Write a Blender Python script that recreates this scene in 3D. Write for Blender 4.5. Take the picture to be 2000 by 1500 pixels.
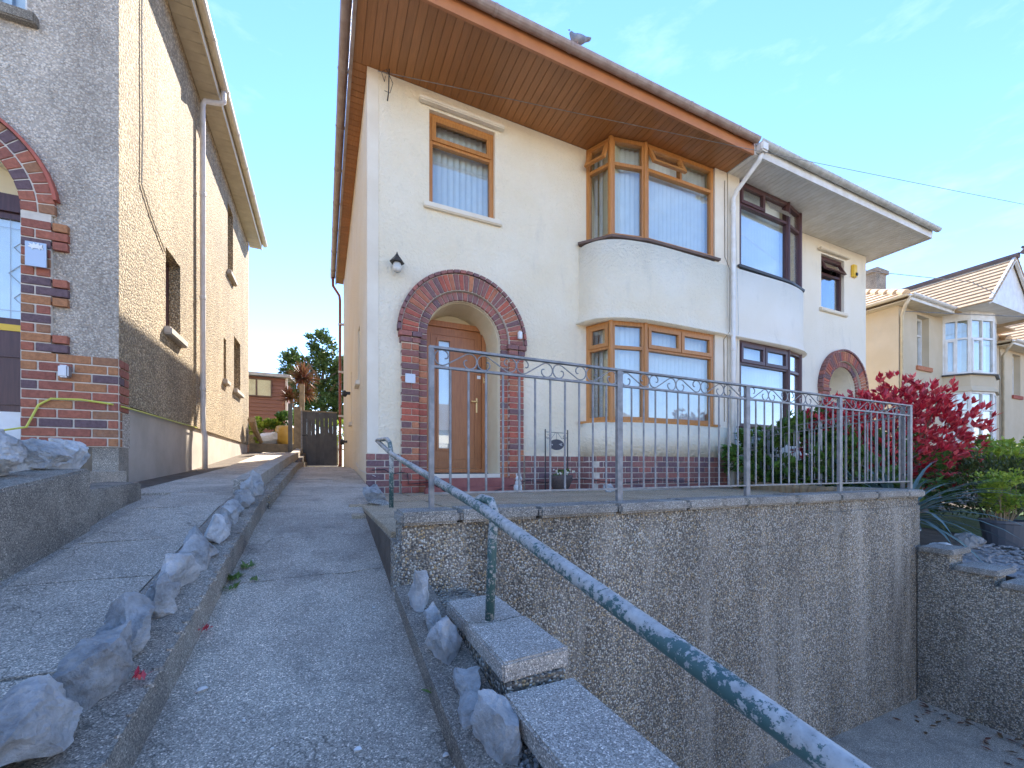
import bpy, bmesh, math, random
from mathutils import Vector, Matrix, noise
R = math.radians
rnd = random.Random(7)
for o in list(bpy.data.objects): bpy.data.objects.remove(o)
scene = bpy.context.scene
C = scene.collection

# ------------------------------------------------------------------ camera, sky, sun, exposure
cam = bpy.data.cameras.new('camera'); camo = bpy.data.objects.new('camera', cam); C.objects.link(camo)
cam.sensor_width = 36; cam.lens = 36*809/2000; cam.shift_y = 0.0825
cam.clip_start = 0.02; cam.clip_end = 2000
camo.location = (0, 0, 0); camo.rotation_euler = (R(90), 0, R(-24.5))
scene.camera = camo
SUN_AZ = math.atan2(1.96, 4.2)          # measured from +Y towards +X
SUN_EL = R(39.4)
world = bpy.data.worlds.new('World'); scene.world = world; world.use_nodes = True
wn = world.node_tree; wn.nodes.clear()
wo = wn.nodes.new('ShaderNodeOutputWorld'); bg = wn.nodes.new('ShaderNodeBackground')
sky = wn.nodes.new('ShaderNodeTexSky'); sky.sky_type = 'NISHITA'; sky.sun_disc = False
sky.sun_elevation = SUN_EL; sky.sun_rotation = SUN_AZ
sky.air_density = 1.0; sky.dust_density = 0.0; sky.ozone_density = 4.0; sky.altitude = 50
# thin high cloud wisps over the whole sky
tc = wn.nodes.new('ShaderNodeTexCoord'); mp = wn.nodes.new('ShaderNodeMapping'); mp.inputs['Scale'].default_value = (1.6, 1.6, 5.0)
nz = wn.nodes.new('ShaderNodeTexNoise'); nz.inputs['Scale'].default_value = 1.7; nz.inputs['Detail'].default_value = 7; nz.inputs['Roughness'].default_value = .62
cr = wn.nodes.new('ShaderNodeValToRGB'); cr.color_ramp.elements[0].position = .52; cr.color_ramp.elements[1].position = .86
mx = wn.nodes.new('ShaderNodeMixRGB'); mx.inputs['Color2'].default_value = (3.6, 4.2, 5.0, 1)
mul = wn.nodes.new('ShaderNodeMath'); mul.operation = 'MULTIPLY'; mul.inputs[1].default_value = .38
wn.links.new(tc.outputs['Generated'], mp.inputs['Vector']); wn.links.new(mp.outputs[0], nz.inputs['Vector'])
wn.links.new(nz.outputs['Fac'], cr.inputs[0]); wn.links.new(cr.outputs[0], mul.inputs[0]); wn.links.new(mul.outputs[0], mx.inputs['Fac'])
hs = wn.nodes.new('ShaderNodeHueSaturation'); hs.inputs['Saturation'].default_value = 1.16; wn.links.new(sky.outputs[0], hs.inputs['Color']); tn = wn.nodes.new('ShaderNodeMixRGB'); tn.blend_type = 'MULTIPLY'; tn.inputs['Fac'].default_value = 1; tn.inputs['Color2'].default_value = (1.12, .91, .94, 1); wn.links.new(hs.outputs[0], tn.inputs['Color1']); wn.links.new(tn.outputs[0], mx.inputs['Color1']); wn.links.new(mx.outputs[0], bg.inputs['Color'])
bg.inputs['Strength'].default_value = 0.10
wn.links.new(bg.outputs[0], wo.inputs['Surface'])
sl = bpy.data.lights.new('sun', 'SUN'); sl.energy = 3.0; sl.angle = R(.55); sl.color = (1.0, .93, .82)
so = bpy.data.objects.new('sun', sl); C.objects.link(so)
sd = Vector((math.sin(SUN_AZ)*math.cos(SUN_EL), math.cos(SUN_AZ)*math.cos(SUN_EL), math.sin(SUN_EL)))
so.rotation_euler = sd.to_track_quat('Z', 'Y').to_euler()
vs = scene.view_settings; vs.view_transform = 'Standard'; vs.look = 'None'; vs.gamma = 1; vs.exposure = 2.45
vs.use_curve_mapping = False

# ------------------------------------------------------------------ materials
MATS = {}
def newmat(name):
    m = bpy.data.materials.new(name); m.use_nodes = True
    nt = m.node_tree; b = nt.nodes['Principled BSDF']; MATS[name] = m
    return m, nt, b
def coords(nt, scale=(1,1,1), rand=False):
    t = nt.nodes.new('ShaderNodeTexCoord'); mpn = nt.nodes.new('ShaderNodeMapping'); mpn.inputs['Scale'].default_value = scale
    nt.links.new(t.outputs['Object'], mpn.inputs['Vector'])
    if rand:
        oi = nt.nodes.new('ShaderNodeObjectInfo'); mm = nt.nodes.new('ShaderNodeMath'); mm.operation = 'MULTIPLY'; mm.inputs[1].default_value = 37.
        nt.links.new(oi.outputs['Random'], mm.inputs[0]); nt.links.new(mm.outputs[0], mpn.inputs['Location'])
    return mpn.outputs[0]
def tnoise(nt, vec, scale, detail=4, rough=.55):
    n = nt.nodes.new('ShaderNodeTexNoise'); n.inputs['Scale'].default_value = scale; n.inputs['Detail'].default_value = detail; n.inputs['Roughness'].default_value = rough
    nt.links.new(vec, n.inputs['Vector']); return n.outputs['Fac']
def ramp(nt, fac, stops, const=False):
    r = nt.nodes.new('ShaderNodeValToRGB'); e = r.color_ramp.elements
    while len(e) < len(stops): e.new(.5)
    for i, (p, c) in enumerate(stops):
        e[i].position = p; e[i].color = (c[0], c[1], c[2], 1) if not isinstance(c, (int, float)) else (c, c, c, 1)
    if const: r.color_ramp.interpolation = 'CONSTANT'
    nt.links.new(fac, r.inputs[0]); return r.outputs[0]
def mix(nt, fac, a, b, mode='MIX'):
    m = nt.nodes.new('ShaderNodeMixRGB'); m.blend_type = mode
    for i, v in ((0, fac), (1, a), (2, b)):
        if isinstance(v, (int, float)): m.inputs[i].default_value = v
        elif isinstance(v, tuple): m.inputs[i].default_value = (*v[:3], 1)
        else: nt.links.new(v, m.inputs[i])
    return m.outputs[0]
def bump(nt, b, height, strength=.5, dist=.01, prev=None):
    n = nt.nodes.new('ShaderNodeBump'); n.inputs['Strength'].default_value = strength; n.inputs['Distance'].default_value = dist
    nt.links.new(height, n.inputs['Height'])
    if prev: nt.links.new(prev, n.inputs['Normal'])
    nt.links.new(n.outputs[0], b.inputs['Normal']); return n.outputs[0]
def voro(nt, vec, scale, feature='F1', out='Distance'):
    v = nt.nodes.new('ShaderNodeTexVoronoi'); v.feature = feature; v.inputs['Scale'].default_value = scale
    nt.links.new(vec, v.inputs['Vector']); return v.outputs[out]
def simple(name, col, rough=.7, col2=None, nscale=8, bscale=None, bstr=.3, bdist=.004, metal=0, objrand=0, stretch=(1,1,1), spec=.5, lo=.35, hi=.65):
    m, nt, b = newmat(name)
    b.inputs['Roughness'].default_value = rough; b.inputs['Metallic'].default_value = metal; b.inputs['Specular IOR Level'].default_value = spec
    vec = coords(nt, stretch, rand=True)
    c = col
    if col2: c = ramp(nt, tnoise(nt, vec, nscale), [(lo, col), (hi, col2)])
    if objrand:
        oi = nt.nodes.new('ShaderNodeObjectInfo')
        v = ramp(nt, oi.outputs['Random'], [(0, 1-objrand), (1, 1+objrand*.4)])
        c = mix(nt, 1, c, v, 'MULTIPLY')
    if isinstance(c, tuple): b.inputs['Base Color'].default_value = (*c, 1)
    else: nt.links.new(c, b.inputs['Base Color'])
    if bscale: bump(nt, b, tnoise(nt, vec, bscale, 5), bstr, bdist)
    return m
def pebbledash(name, stones, matrix, pscale, stain=None, dark=.35, bstr=.8, bdist=.006, cover=.62, stainscale=(1.2,1.2,.25)):
    m, nt, b = newmat(name); b.inputs['Roughness'].default_value = .85; b.inputs['Specular IOR Level'].default_value = .3
    vec = coords(nt)
    v = nt.nodes.new('ShaderNodeTexVoronoi'); v.inputs['Scale'].default_value = pscale; nt.links.new(vec, v.inputs['Vector'])
    sep = nt.nodes.new('ShaderNodeSeparateColor'); nt.links.new(v.outputs['Color'], sep.inputs[0])
    n = len(stones)
    sc = ramp(nt, sep.outputs[0], [(i/n, s) for i, s in enumerate(stones)], True)
    mask = ramp(nt, v.outputs['Distance'], [(cover-.1, 1.), (cover+.08, 0.)])
    c = mix(nt, mask, matrix, sc)
    sv = coords(nt, stainscale)
    st = tnoise(nt, sv, 2.2, 6, .6)
    c = mix(nt, 1, c, ramp(nt, st, [(.33, dark), (.62, 1.0)]), 'MULTIPLY')
    if stain:
        st2 = tnoise(nt, coords(nt, (2.3, 2.3, .18)), 2.7, 5)
        c = mix(nt, ramp(nt, st2, [(.52, 0.), (.75, .55)]), c, stain)
    nt.links.new(c, b.inputs['Base Color'])
    bump(nt, b, ramp(nt, v.outputs['Distance'], [(0, 1.), (cover+.1, 0.)]), bstr, bdist)
    return m
def render_wall(name, col, col2, bscale=28, bstr=.6, bdist=.012, dirt=(.45,.42,.36)):
    m, nt, b = newmat(name); b.inputs['Roughness'].default_value = .9; b.inputs['Specular IOR Level'].default_value = .25
    vec = coords(nt)
    c = mix(nt, ramp(nt, tnoise(nt, vec, 1.3, 5), [(.4, 0.), (.7, 1.)]), col, col2)
    d = tnoise(nt, coords(nt, (1, 1, .35)), 3.1, 8, .68)
    c = mix(nt, ramp(nt, d, [(.55, 0.), (.80, .42)]), c, dirt)
    nt.links.new(c, b.inputs['Base Color'])
    h = tnoise(nt, vec, bscale, 3, .6)
    p = bump(nt, b, h, bstr, bdist)
    return m
def wood_upvc(name, c1, c2, axis=(22, 22, 1.2)):
    m, nt, b = newmat(name); b.inputs['Roughness'].default_value = .38; b.inputs['Specular IOR Level'].default_value = .45
    vec = coords(nt, axis, rand=True)
    g = tnoise(nt, vec, 3.2, 6, .65)
    c = ramp(nt, g, [(.3, c1), (.7, c2)])
    oi = nt.nodes.new('ShaderNodeObjectInfo')
    c = mix(nt, 1, c, ramp(nt, oi.outputs['Random'], [(0, .86), (1, 1.06)]), 'MULTIPLY')
    nt.links.new(c, b.inputs['Base Color']); bump(nt, b, g, .08, .002)
    return m
def brickmat(name, cols):
    m, nt, b = newmat(name); b.inputs['Roughness'].default_value = .82; b.inputs['Specular IOR Level'].default_value = .3
    oi = nt.nodes.new('ShaderNodeObjectInfo')
    n = len(cols)
    c = ramp(nt, oi.outputs['Random'], [(i/n, k) for i, k in enumerate(cols)], True)
    vec = coords(nt, (1,1,1), rand=True)
    c = mix(nt, 1, c, ramp(nt, tnoise(nt, vec, 34, 5, .65), [(.25, .62), (.75, 1.22)]), 'MULTIPLY')
    c = mix(nt, ramp(nt, tnoise(nt, vec, 9, 6, .7), [(.6, 0.), (.82, .4)]), c, (.42, .38, .34))
    nt.links.new(c, b.inputs['Base Color']); bump(nt, b, tnoise(nt, vec, 70, 4), .5, .003)
    return m
def glassmat(name, tint=(.9,.95,.97)):
    m, nt, b = newmat(name); nt.nodes.remove(b)
    out = nt.nodes['Material Output']
    tr = nt.nodes.new('ShaderNodeBsdfTransparent'); tr.inputs[0].default_value = (*tint, 1)
    gl = nt.nodes.new('ShaderNodeBsdfGlossy'); gl.inputs['Roughness'].default_value = .015; gl.inputs[0].default_value = (1,1,1,1)
    lw = nt.nodes.new('ShaderNodeLayerWeight'); lw.inputs['Blend'].default_value = .5
    fr = nt.nodes.new('ShaderNodeMapRange'); fr.interpolation_type = 'SMOOTHERSTEP'; fr.inputs['From Min'].default_value = .25; fr.inputs['From Max'].default_value = 1.05; fr.inputs['To Min'].default_value = .11; fr.inputs['To Max'].default_value = .95
    nt.links.new(lw.outputs['Facing'], fr.inputs['Value'])
    mxs = nt.nodes.new('ShaderNodeMixShader')
    nt.links.new(fr.outputs[0], mxs.inputs[0]); nt.links.new(tr.outputs[0], mxs.inputs[1]); nt.links.new(gl.outputs[0], mxs.inputs[2])
    nt.links.new(mxs.outputs[0], out.inputs[0]); return m
def leafmat(name, cols, rough=.45, trans=.25):
    m, nt, b = newmat(name); b.inputs['Roughness'].default_value = rough
    g = nt.nodes.new('ShaderNodeNewGeometry'); n = len(cols)
    c = ramp(nt, g.outputs['Random Per Island'], [(i/max(1, n-1), k) for i, k in enumerate(cols)])
    nt.links.new(c, b.inputs['Base Color'])
    td = nt.nodes.new('ShaderNodeBsdfTranslucent'); nt.links.new(c, td.inputs[0])
    ms = nt.nodes.new('ShaderNodeMixShader'); ms.inputs[0].default_value = trans
    nt.links.new(b.outputs[0], ms.inputs[1]); nt.links.new(td.outputs[0], ms.inputs[2]); nt.links.new(ms.outputs[0], nt.nodes['Material Output'].inputs[0])
    return m
def concrete(name, a, b2, agg=160, dirt=(.05,.05,.05), sp=.5):
    m, nt, b = newmat(name); b.inputs['Roughness'].default_value = .9; b.inputs['Specular IOR Level'].default_value = .3
    vec = coords(nt)
    c = ramp(nt, tnoise(nt, vec, 1.7, 7, .65), [(.35, a), (.68, b2)])
    v = nt.nodes.new('ShaderNodeTexVoronoi'); v.inputs['Scale'].default_value = agg; nt.links.new(vec, v.inputs['Vector'])
    sep = nt.nodes.new('ShaderNodeSeparateColor'); nt.links.new(v.outputs['Color'], sep.inputs[0])
    c = mix(nt, 1, c, ramp(nt, sep.outputs[0], [(0, .45), (.55, .95), (.9, 1.25), (1, 2.3)]), 'MULTIPLY')
    c = mix(nt, ramp(nt, tnoise(nt, vec, 4.3, 8, .7), [(.5, 0.), (.78, sp)]), c, dirt)
    c = mix(nt, ramp(nt, tnoise(nt, vec, 6.1, 8, .75), [(.66, 0.), (.8, .5)]), c, (.42, .40, .36))
    wv = nt.nodes.new('ShaderNodeTexVoronoi'); wv.feature = 'DISTANCE_TO_EDGE'; wv.inputs['Scale'].default_value = .5
    dv = nt.nodes.new('ShaderNodeVectorMath'); dv.operation = 'ADD'; nn_ = nt.nodes.new('ShaderNodeTexNoise'); nn_.inputs['Scale'].default_value = 3.5; nn_.inputs['Detail'].default_value = 6; nt.links.new(vec, nn_.inputs['Vector']); nt.links.new(vec, dv.inputs[0]); nt.links.new(nn_.outputs['Color'], dv.inputs[1]); nt.links.new(dv.outputs[0], wv.inputs['Vector'])
    c = mix(nt, ramp(nt, wv.outputs['Distance'], [(.0, .6), (.0035, 0.)]), c, (.05,.045,.035))
    nt.links.new(c, b.inputs['Base Color'])
    h = mix(nt, .6, tnoise(nt, vec, 60, 4), v.outputs['Distance'])
    bump(nt, b, h, .55, .006)
    return m

render_wall('cream_render', (.80,.69,.50), (.84,.75,.585), 24, .9, .028)
render_wall('white_render', (.80,.72,.58), (.83,.76,.64), 45, .6, .012)
render_wall('buff_render', (.57,.46,.31), (.63,.52,.37), 70, .4, .006)
simple('smooth_white', (.80,.71,.56), .75, (.73,.63,.48), 3, 30, .15, .004)
simple('cream_paint', (.80,.70,.48), .7, (.74,.62,.40), 4, 40, .2, .003)
pebbledash('roughcast_front', [(.60,.50,.39), (.76,.65,.52), (.46,.39,.31), (.84,.73,.59), (.68,.58,.46)], (.48,.41,.33), 62, dark=.62, bstr=.9, bdist=.012, cover=.6, stainscale=(.8,.8,.35))
pebbledash('roughcast_side', [(.50,.37,.22), (.62,.47,.29), (.36,.27,.16), (.68,.53,.34), (.44,.33,.20)], (.28,.21,.13), 44, dark=.72, bstr=1., bdist=.02, cover=.62, stainscale=(.8,.8,.3))
pebbledash('exposed_pebble', [(.58,.48,.35), (.40,.34,.26), (.80,.70,.55), (.18,.155,.13), (.66,.48,.27), (.90,.84,.72), (.54,.47,.38)], (.22,.19,.15), 98, stain=(.66,.58,.47), dark=.55, bstr=1., bdist=.01, cover=.58, stainscale=(1.1,1.1,.22))
concrete('drive_concrete', (.40,.335,.26), (.60,.515,.40), 300)
concrete('left_concrete', (.44,.37,.285), (.63,.54,.42), 300)
concrete('kerb_concrete', (.26,.215,.165), (.46,.395,.31), 280, sp=.65)
concrete('plain_concrete', (.38,.33,.265), (.50,.43,.34), 260, sp=.3)
concrete('granite_slab', (.43,.37,.305), (.60,.525,.43), 300, dirt=(.27,.20,.12), sp=.55)
concrete('coping_stone', (.27,.24,.195), (.46,.415,.35), 260)
concrete('paving', (.44,.33,.205), (.55,.43,.29), 300, sp=.35)
concrete('old_wall', (.23,.195,.15), (.40,.345,.27), 260, dirt=(.06,.055,.05), sp=.7)
simple('plinth_cement', (.42,.36,.29), .9, (.52,.45,.37), 2.5, 40, .3, .004)
simple('asphalt', (.06,.06,.062), .9, (.085,.083,.08), 3, 120, .5, .004)
simple('soil', (.10,.075,.05), .95, (.16,.12,.085), 6, 30, .8, .03)
simple('gravel', (.30,.28,.26), .9, (.44,.41,.38), 50, 60, 1., .03)
simple('grass', (.07,.12,.03), .9, (.11,.17,.05), 12, 90, 1., .03)
simple('mortar', (.68,.60,.49), .95, (.56,.49,.40), 14, 80, .4, .003)
brickmat('brick_red', [(.48,.13,.08), (.40,.11,.075), (.52,.20,.10), (.28,.12,.10), (.44,.16,.09), (.36,.13,.10), (.21,.115,.11)])
brickmat('brick_plum', [(.26,.13,.12), (.33,.145,.12), (.20,.115,.12), (.39,.15,.115), (.29,.135,.115)])
brickmat('brick_mixed', [(.38,.13,.08), (.31,.11,.075), (.43,.19,.085), (.34,.12,.08), (.40,.14,.085), (.33,.16,.085), (.16,.10,.105)])
simple('quarry_tile', (.27,.075,.06), .55, (.34,.11,.085), 6, 40, .2, .002)
simple('red_drip_tile', (.45,.11,.06), .6, (.36,.09,.055), 8)
wood_upvc('golden_oak', (.40,.155,.036), (.58,.26,.075))
wood_upvc('door_oak', (.33,.115,.038), (.48,.19,.065))
wood_upvc('soffit_oak', (.30,.12,.035), (.44,.18,.058), (22, 1.2, 22))
wood_upvc('rosewood', (.060,.024,.024), (.105,.045,.042))
wood_upvc('shed_wood', (.20,.085,.06), (.28,.13,.09), (1.2, 22, 22))
simple('fascia_orange', (.50,.20,.075), .4, (.44,.165,.06), 4)
simple('gutter_brown', (.30,.21,.17), .45, (.42,.33,.28), 6)
simple('pipe_terracotta', (.36,.10,.045), .45, (.29,.085,.04), 5)
simple('white_upvc', (.80,.78,.74), .4, (.68,.64,.57), 5, objrand=.06)
simple('cream_upvc', (.66,.57,.41), .5, (.56,.47,.33), 6, objrand=.06)
simple('pale_pipe', (.72,.66,.60), .5, (.60,.54,.48), 7)
simple('grey_gutter', (.55,.55,.52), .5, (.40,.40,.36), 9)
simple('galvanised', (.30,.30,.30), .5, (.19,.195,.20), 22, 120, .25, .001, metal=.35)
simple('black_iron', (.02,.021,.024), .45)
simple('dark_plaque', (.025,.032,.05), .35)
simple('brass', (.75,.58,.28), .3, metal=.8)
simple('white_paint', (.80,.79,.76), .5, (.72,.70,.66), 10)
simple('blind_fabric', (.88,.85,.78), .8, (.82,.78,.70), 6)
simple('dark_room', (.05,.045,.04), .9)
simple('gate_grey', (.075,.078,.085), .65, (.105,.107,.112), 5, objrand=.2)
simple('timber_post', (.30,.24,.16), .85, (.20,.16,.11), 8, 30, .5, .004)
simple('tile_buff', (.62,.45,.28), .8, (.50,.35,.21), 6, objrand=.15)
simple('tile_dark', (.12,.09,.08), .8, (.17,.12,.10), 5)
simple('felt_grey', (.50,.49,.46), .8, (.40,.39,.37), 7)
simple('plastic_grey', (.10,.105,.115), .5)
simple('wicker', (.075,.055,.05), .8, (.12,.085,.07), 60, 80, .8, .004)
simple('log_edge', (.38,.27,.15), .85, (.29,.20,.11), 12, 40, .4, .003)
simple('yellow_box', (.80,.50,.03), .4)
simple('yellow_cable', (.62,.60,.10), .5)
simple('lamp_glass', (.72,.70,.64), .25, (.5,.47,.40), 12)
simple('steel_plate', (.42,.43,.45), .35, metal=.7)
simple('bark', (.14,.10,.07), .9, (.20,.15,.10), 10, 30, .7, .01)
simple('weathered_oak', (.11,.07,.055), .7, (.16,.10,.075), 5)
simple('pigeon_grey', (.16,.18,.215), .7, (.30,.31,.34), 14)
simple('pigeon_breast', (.36,.22,.19), .7)
simple('stone_white', (.74,.72,.67), .7, (.55,.53,.49), 12, 40, .4, .004)
simple('bag_white', (.80,.80,.78), .5, (.70,.70,.68), 6, 12, .6, .02)
simple('pot_glaze', (.55,.33,.06), .35, (.44,.25,.04), 6)
glassmat('window_glass')
m, nt, b = newmat('limestone'); b.inputs['Roughness'].default_value = .85
vec = coords(nt, (1,1,1), rand=True)
c = ramp(nt, tnoise(nt, vec, 7, 8, .7), [(.28, (.20,.195,.185)), (.46, (.52,.505,.475)), (.66, (.84,.81,.76))])
c = mix(nt, ramp(nt, tnoise(nt, vec, 19, 6, .7), [(.62, 0.), (.75, .6)]), c, (.20,.16,.11))
oi = nt.nodes.new('ShaderNodeObjectInfo'); c = mix(nt, 1, c, ramp(nt, oi.outputs['Random'], [(0, .75), (1, 1.1)]), 'MULTIPLY')
nt.links.new(c, b.inputs['Base Color']); bump(nt, b, tnoise(nt, vec, 38, 9, .75), 1., .02)
m, nt, b = newmat('peeling_green'); b.inputs['Roughness'].default_value = .5
vec = coords(nt, (1,1,1)); n1 = tnoise(nt, vec, 75, 10, .75); n2 = tnoise(nt, vec, 6, 4)
f = mix(nt, .35, n1, n2); gn = nt.nodes.new('ShaderNodeNewGeometry'); sx_ = nt.nodes.new('ShaderNodeSeparateXYZ'); nt.links.new(gn.outputs['Normal'], sx_.inputs[0]); wr = nt.nodes.new('ShaderNodeMath'); wr.operation = 'MULTIPLY_ADD'; wr.inputs[1].default_value = .055; nt.links.new(sx_.outputs['Z'], wr.inputs[0]); nt.links.new(f, wr.inputs[2]); fm = ramp(nt, wr.outputs[0], [(.495, 0.), (.515, 1.)])
c = mix(nt, fm, ramp(nt, tnoise(nt, vec, 9, 4), [(.3, (.04,.095,.085)), (.7, (.085,.15,.13))]), ramp(nt, tnoise(nt, vec, 60, 5), [(.3, (.33,.305,.27)), (.7, (.56,.52,.46))]))
nt.links.new(c, b.inputs['Base Color']); bump(nt, b, fm, .5, .0015)
leafmat('leaf_red', [(.34,.022,.04), (.74,.045,.075), (.56,.03,.055), (.86,.16,.16), (.42,.05,.07)], .32, .3)
leafmat('leaf_green', [(.05,.11,.02), (.09,.18,.035), (.16,.27,.055), (.07,.14,.03)], .38, .25)
leafmat('leaf_dark', [(.05,.09,.025), (.085,.14,.035), (.14,.19,.05)], .5, .2)
leafmat('leaf_lime', [(.18,.28,.03), (.30,.40,.045), (.42,.47,.06), (.13,.22,.03)], .5, .35)
leafmat('leaf_olive', [(.06,.085,.025), (.10,.12,.03), (.045,.07,.02)], .6, .2)
leafmat('leaf_blue', [(.10,.17,.155), (.16,.24,.215), (.07,.13,.12)], .45, .15)
leafmat('leaf_copper', [(.14,.05,.03), (.24,.085,.045), (.16,.10,.04), (.10,.035,.03)], .5, .25)
leafmat('petal_white', [(.8,.8,.74), (.75,.72,.5)], .6, .3)
leafmat('weed_green', [(.10,.19,.03), (.16,.24,.05)], .5, .3)

# ------------------------------------------------------------------ builders
BASE = {}
def base_of(p):
    while p is not None:
        if p.name in BASE: return BASE[p.name]
        p = p.parent
    return Vector((0,0,0))
class MB:
    def __init__(s): s.v = []; s.f = []
    def add(s, vs, fs):
        k = len(s.v); s.v += [tuple(q) for q in vs]; s.f += [tuple(i+k for i in q) for q in fs]; return s
    def box(s, x0, x1, y0, y1, z0, z1):
        return s.add([(x0,y0,z0),(x1,y0,z0),(x1,y1,z0),(x0,y1,z0),(x0,y0,z1),(x1,y0,z1),(x1,y1,z1),(x0,y1,z1)],
                     [(3,2,1,0),(4,5,6,7),(0,1,5,4),(1,2,6,5),(2,3,7,6),(3,0,4,7)])
    def hexa(s, p):   # 8 corners, bottom 4 then top 4
        return s.add(p, [(3,2,1,0),(4,5,6,7),(0,1,5,4),(1,2,6,5),(2,3,7,6),(3,0,4,7)])
    def prism(s, poly, z0, z1):
        n = len(poly); vs = [(x,y,z0) for x,y in poly]+[(x,y,z1) for x,y in poly]
        return s.add(vs, [tuple(range(n))[::-1], tuple(range(n,2*n))]+[(i,(i+1)%n,n+(i+1)%n,n+i) for i in range(n)])
    def extr(s, poly, d):   # planar 3D polygon extruded by vector
        n = len(poly); d = Vector(d); vs = [Vector(p) for p in poly]; vs += [p+d for p in vs]
        return s.add(vs, [tuple(range(n))[::-1], tuple(range(n,2*n))]+[(i,(i+1)%n,n+(i+1)%n,n+i) for i in range(n)])
    def tube(s, pts, r, n=8, cap=True):
        pts = [Vector(p) for p in pts]; rs = r if isinstance(r, (list, tuple)) else [r]*len(pts)
        up = None; k = len(s.v)
        for i, p in enumerate(pts):
            t = (pts[min(i+1,len(pts)-1)]-pts[max(i-1,0)]).normalized()
            if up is None: up = t.orthogonal().normalized()
            else:
                up = (up - t*up.dot(t)); up = up.normalized() if up.length > 1e-6 else t.orthogonal().normalized()
            w = t.cross(up)
            for j in range(n):
                a = 2*math.pi*j/n; s.v.append(tuple(p+(up*math.cos(a)+w*math.sin(a))*rs[i]))
        for i in range(len(pts)-1):
            for j in range(n):
                s.f.append((k+i*n+j, k+i*n+(j+1)%n, k+(i+1)*n+(j+1)%n, k+(i+1)*n+j))
        if cap:
            s.f.append(tuple(range(k, k+n))[::-1]); e = k+(len(pts)-1)*n; s.f.append(tuple(range(e, e+n)))
        return s
    def lathe(s, c, prof, n=20):
        k = len(s.v)
        for r, z in prof:
            for j in range(n):
                a = 2*math.pi*j/n; s.v.append((c[0]+r*math.cos(a), c[1]+r*math.sin(a), c[2]+z))
        for i in range(len(prof)-1):
            for j in range(n): s.f.append((k+i*n+j, k+i*n+(j+1)%n, k+(i+1)*n+(j+1)%n, k+(i+1)*n+j))
        s.f.append(tuple(range(k, k+n))[::-1]); e = k+(len(prof)-1)*n; s.f.append(tuple(range(e, e+n)))
        return s
    def sweep(s, plan, prof, depth):   # plan polyline (outer face), prof [(offset outwards, z)], solid shell of given depth
        n = len(plan); P = [Vector((x,y,0)) for x,y in plan]; N = []
        for i in range(n):
            t = (P[min(i+1,n-1)]-P[max(i-1,0)]).normalized(); N.append(Vector((t.y,-t.x,0)))
        k = len(s.v); m = len(prof)
        for i in range(n):
            for o, z in prof: q = P[i]+N[i]*o; s.v.append((q.x,q.y,z))
            for o, z in (prof[-1], prof[0]): q = P[i]-N[i]*depth; s.v.append((q.x,q.y,z))
        w = m+2
        for i in range(n-1):
            for j in range(w):
                s.f.append((k+i*w+j, k+(i+1)*w+j, k+(i+1)*w+(j+1)%w, k+i*w+(j+1)%w))
        s.f.append(tuple(range(k,k+w))); e = k+(n-1)*w; s.f.append(tuple(range(e,e+w))[::-1])
        return s
    def build(s, name, mat, parent=None, smooth=False, recalc=True, bevel=0):
        me = bpy.data.meshes.new(name); b0 = base_of(parent)
        me.from_pydata([(x-b0.x,y-b0.y,z-b0.z) for x,y,z in s.v], [], s.f)
        if recalc or bevel:
            bm = bmesh.new(); bm.from_mesh(me)
            if bevel:
                bmesh.ops.bevel(bm, geom=bm.edges[:], offset=bevel, segments=2, affect='EDGES', clamp_overlap=True)
            bmesh.ops.recalc_face_normals(bm, faces=bm.faces); bm.to_mesh(me); bm.free()
        if smooth:
            for p in me.polygons: p.use_smooth = True
        me.materials.append(MATS[mat])
        o = bpy.data.objects.new(name, me); C.objects.link(o)
        if parent: o.parent = parent
        return o
def box(name, mat, parent, *a, bevel=0): return MB().box(*a).build(name, mat, parent, bevel=bevel)
def tag(o, label, cat, group=None):
    o['label'] = label; o['category'] = cat
    if group: o['group'] = group
    return o
def struct(o, kind='structure'): o['kind'] = kind; return o
def thing(name, label, cat, loc, group=None):
    o = bpy.data.objects.new(name, None); C.objects.link(o); o.location = loc; o.empty_display_size = .1
    BASE[o.name] = Vector(loc); return tag(o, label, cat, group)
def lerp(a, b, t): return a+(b-a)*t

# bricks: cached meshes, every brick an object of its own
BM = {}
def brick_mesh(w, d, h, mat):
    k = (round(w,3), round(d,3), round(h,3), mat)
    if k not in BM:
        bm = bmesh.new(); bmesh.ops.create_cube(bm, size=1)
        bmesh.ops.scale(bm, vec=(w,d,h), verts=bm.verts)
        bmesh.ops.bevel(bm, geom=bm.edges[:], offset=.004, segments=1, affect='EDGES')
        me = bpy.data.meshes.new('brick'); bm.to_mesh(me); bm.free(); me.materials.append(MATS[mat]); BM[k] = me
    return BM[k]
def brick(parent, x, y, z, w, h, mat, rot=0, d=.1):
    """centre of the outer face at (x,y,z); rot about Z (0 = faces -Y)"""
    o = bpy.data.objects.new('brick', brick_mesh(w, d, h, mat)); C.objects.link(o); o.parent = parent
    j = rnd.uniform(-.0025, .0025)
    off = Vector((-math.sin(rot), math.cos(rot), 0))*(d/2+j)
    o.location = Vector((x,y,z))+off-base_of(parent); o.rotation_euler = (0, rnd.uniform(-.006,.006), rot)
    return o
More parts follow.
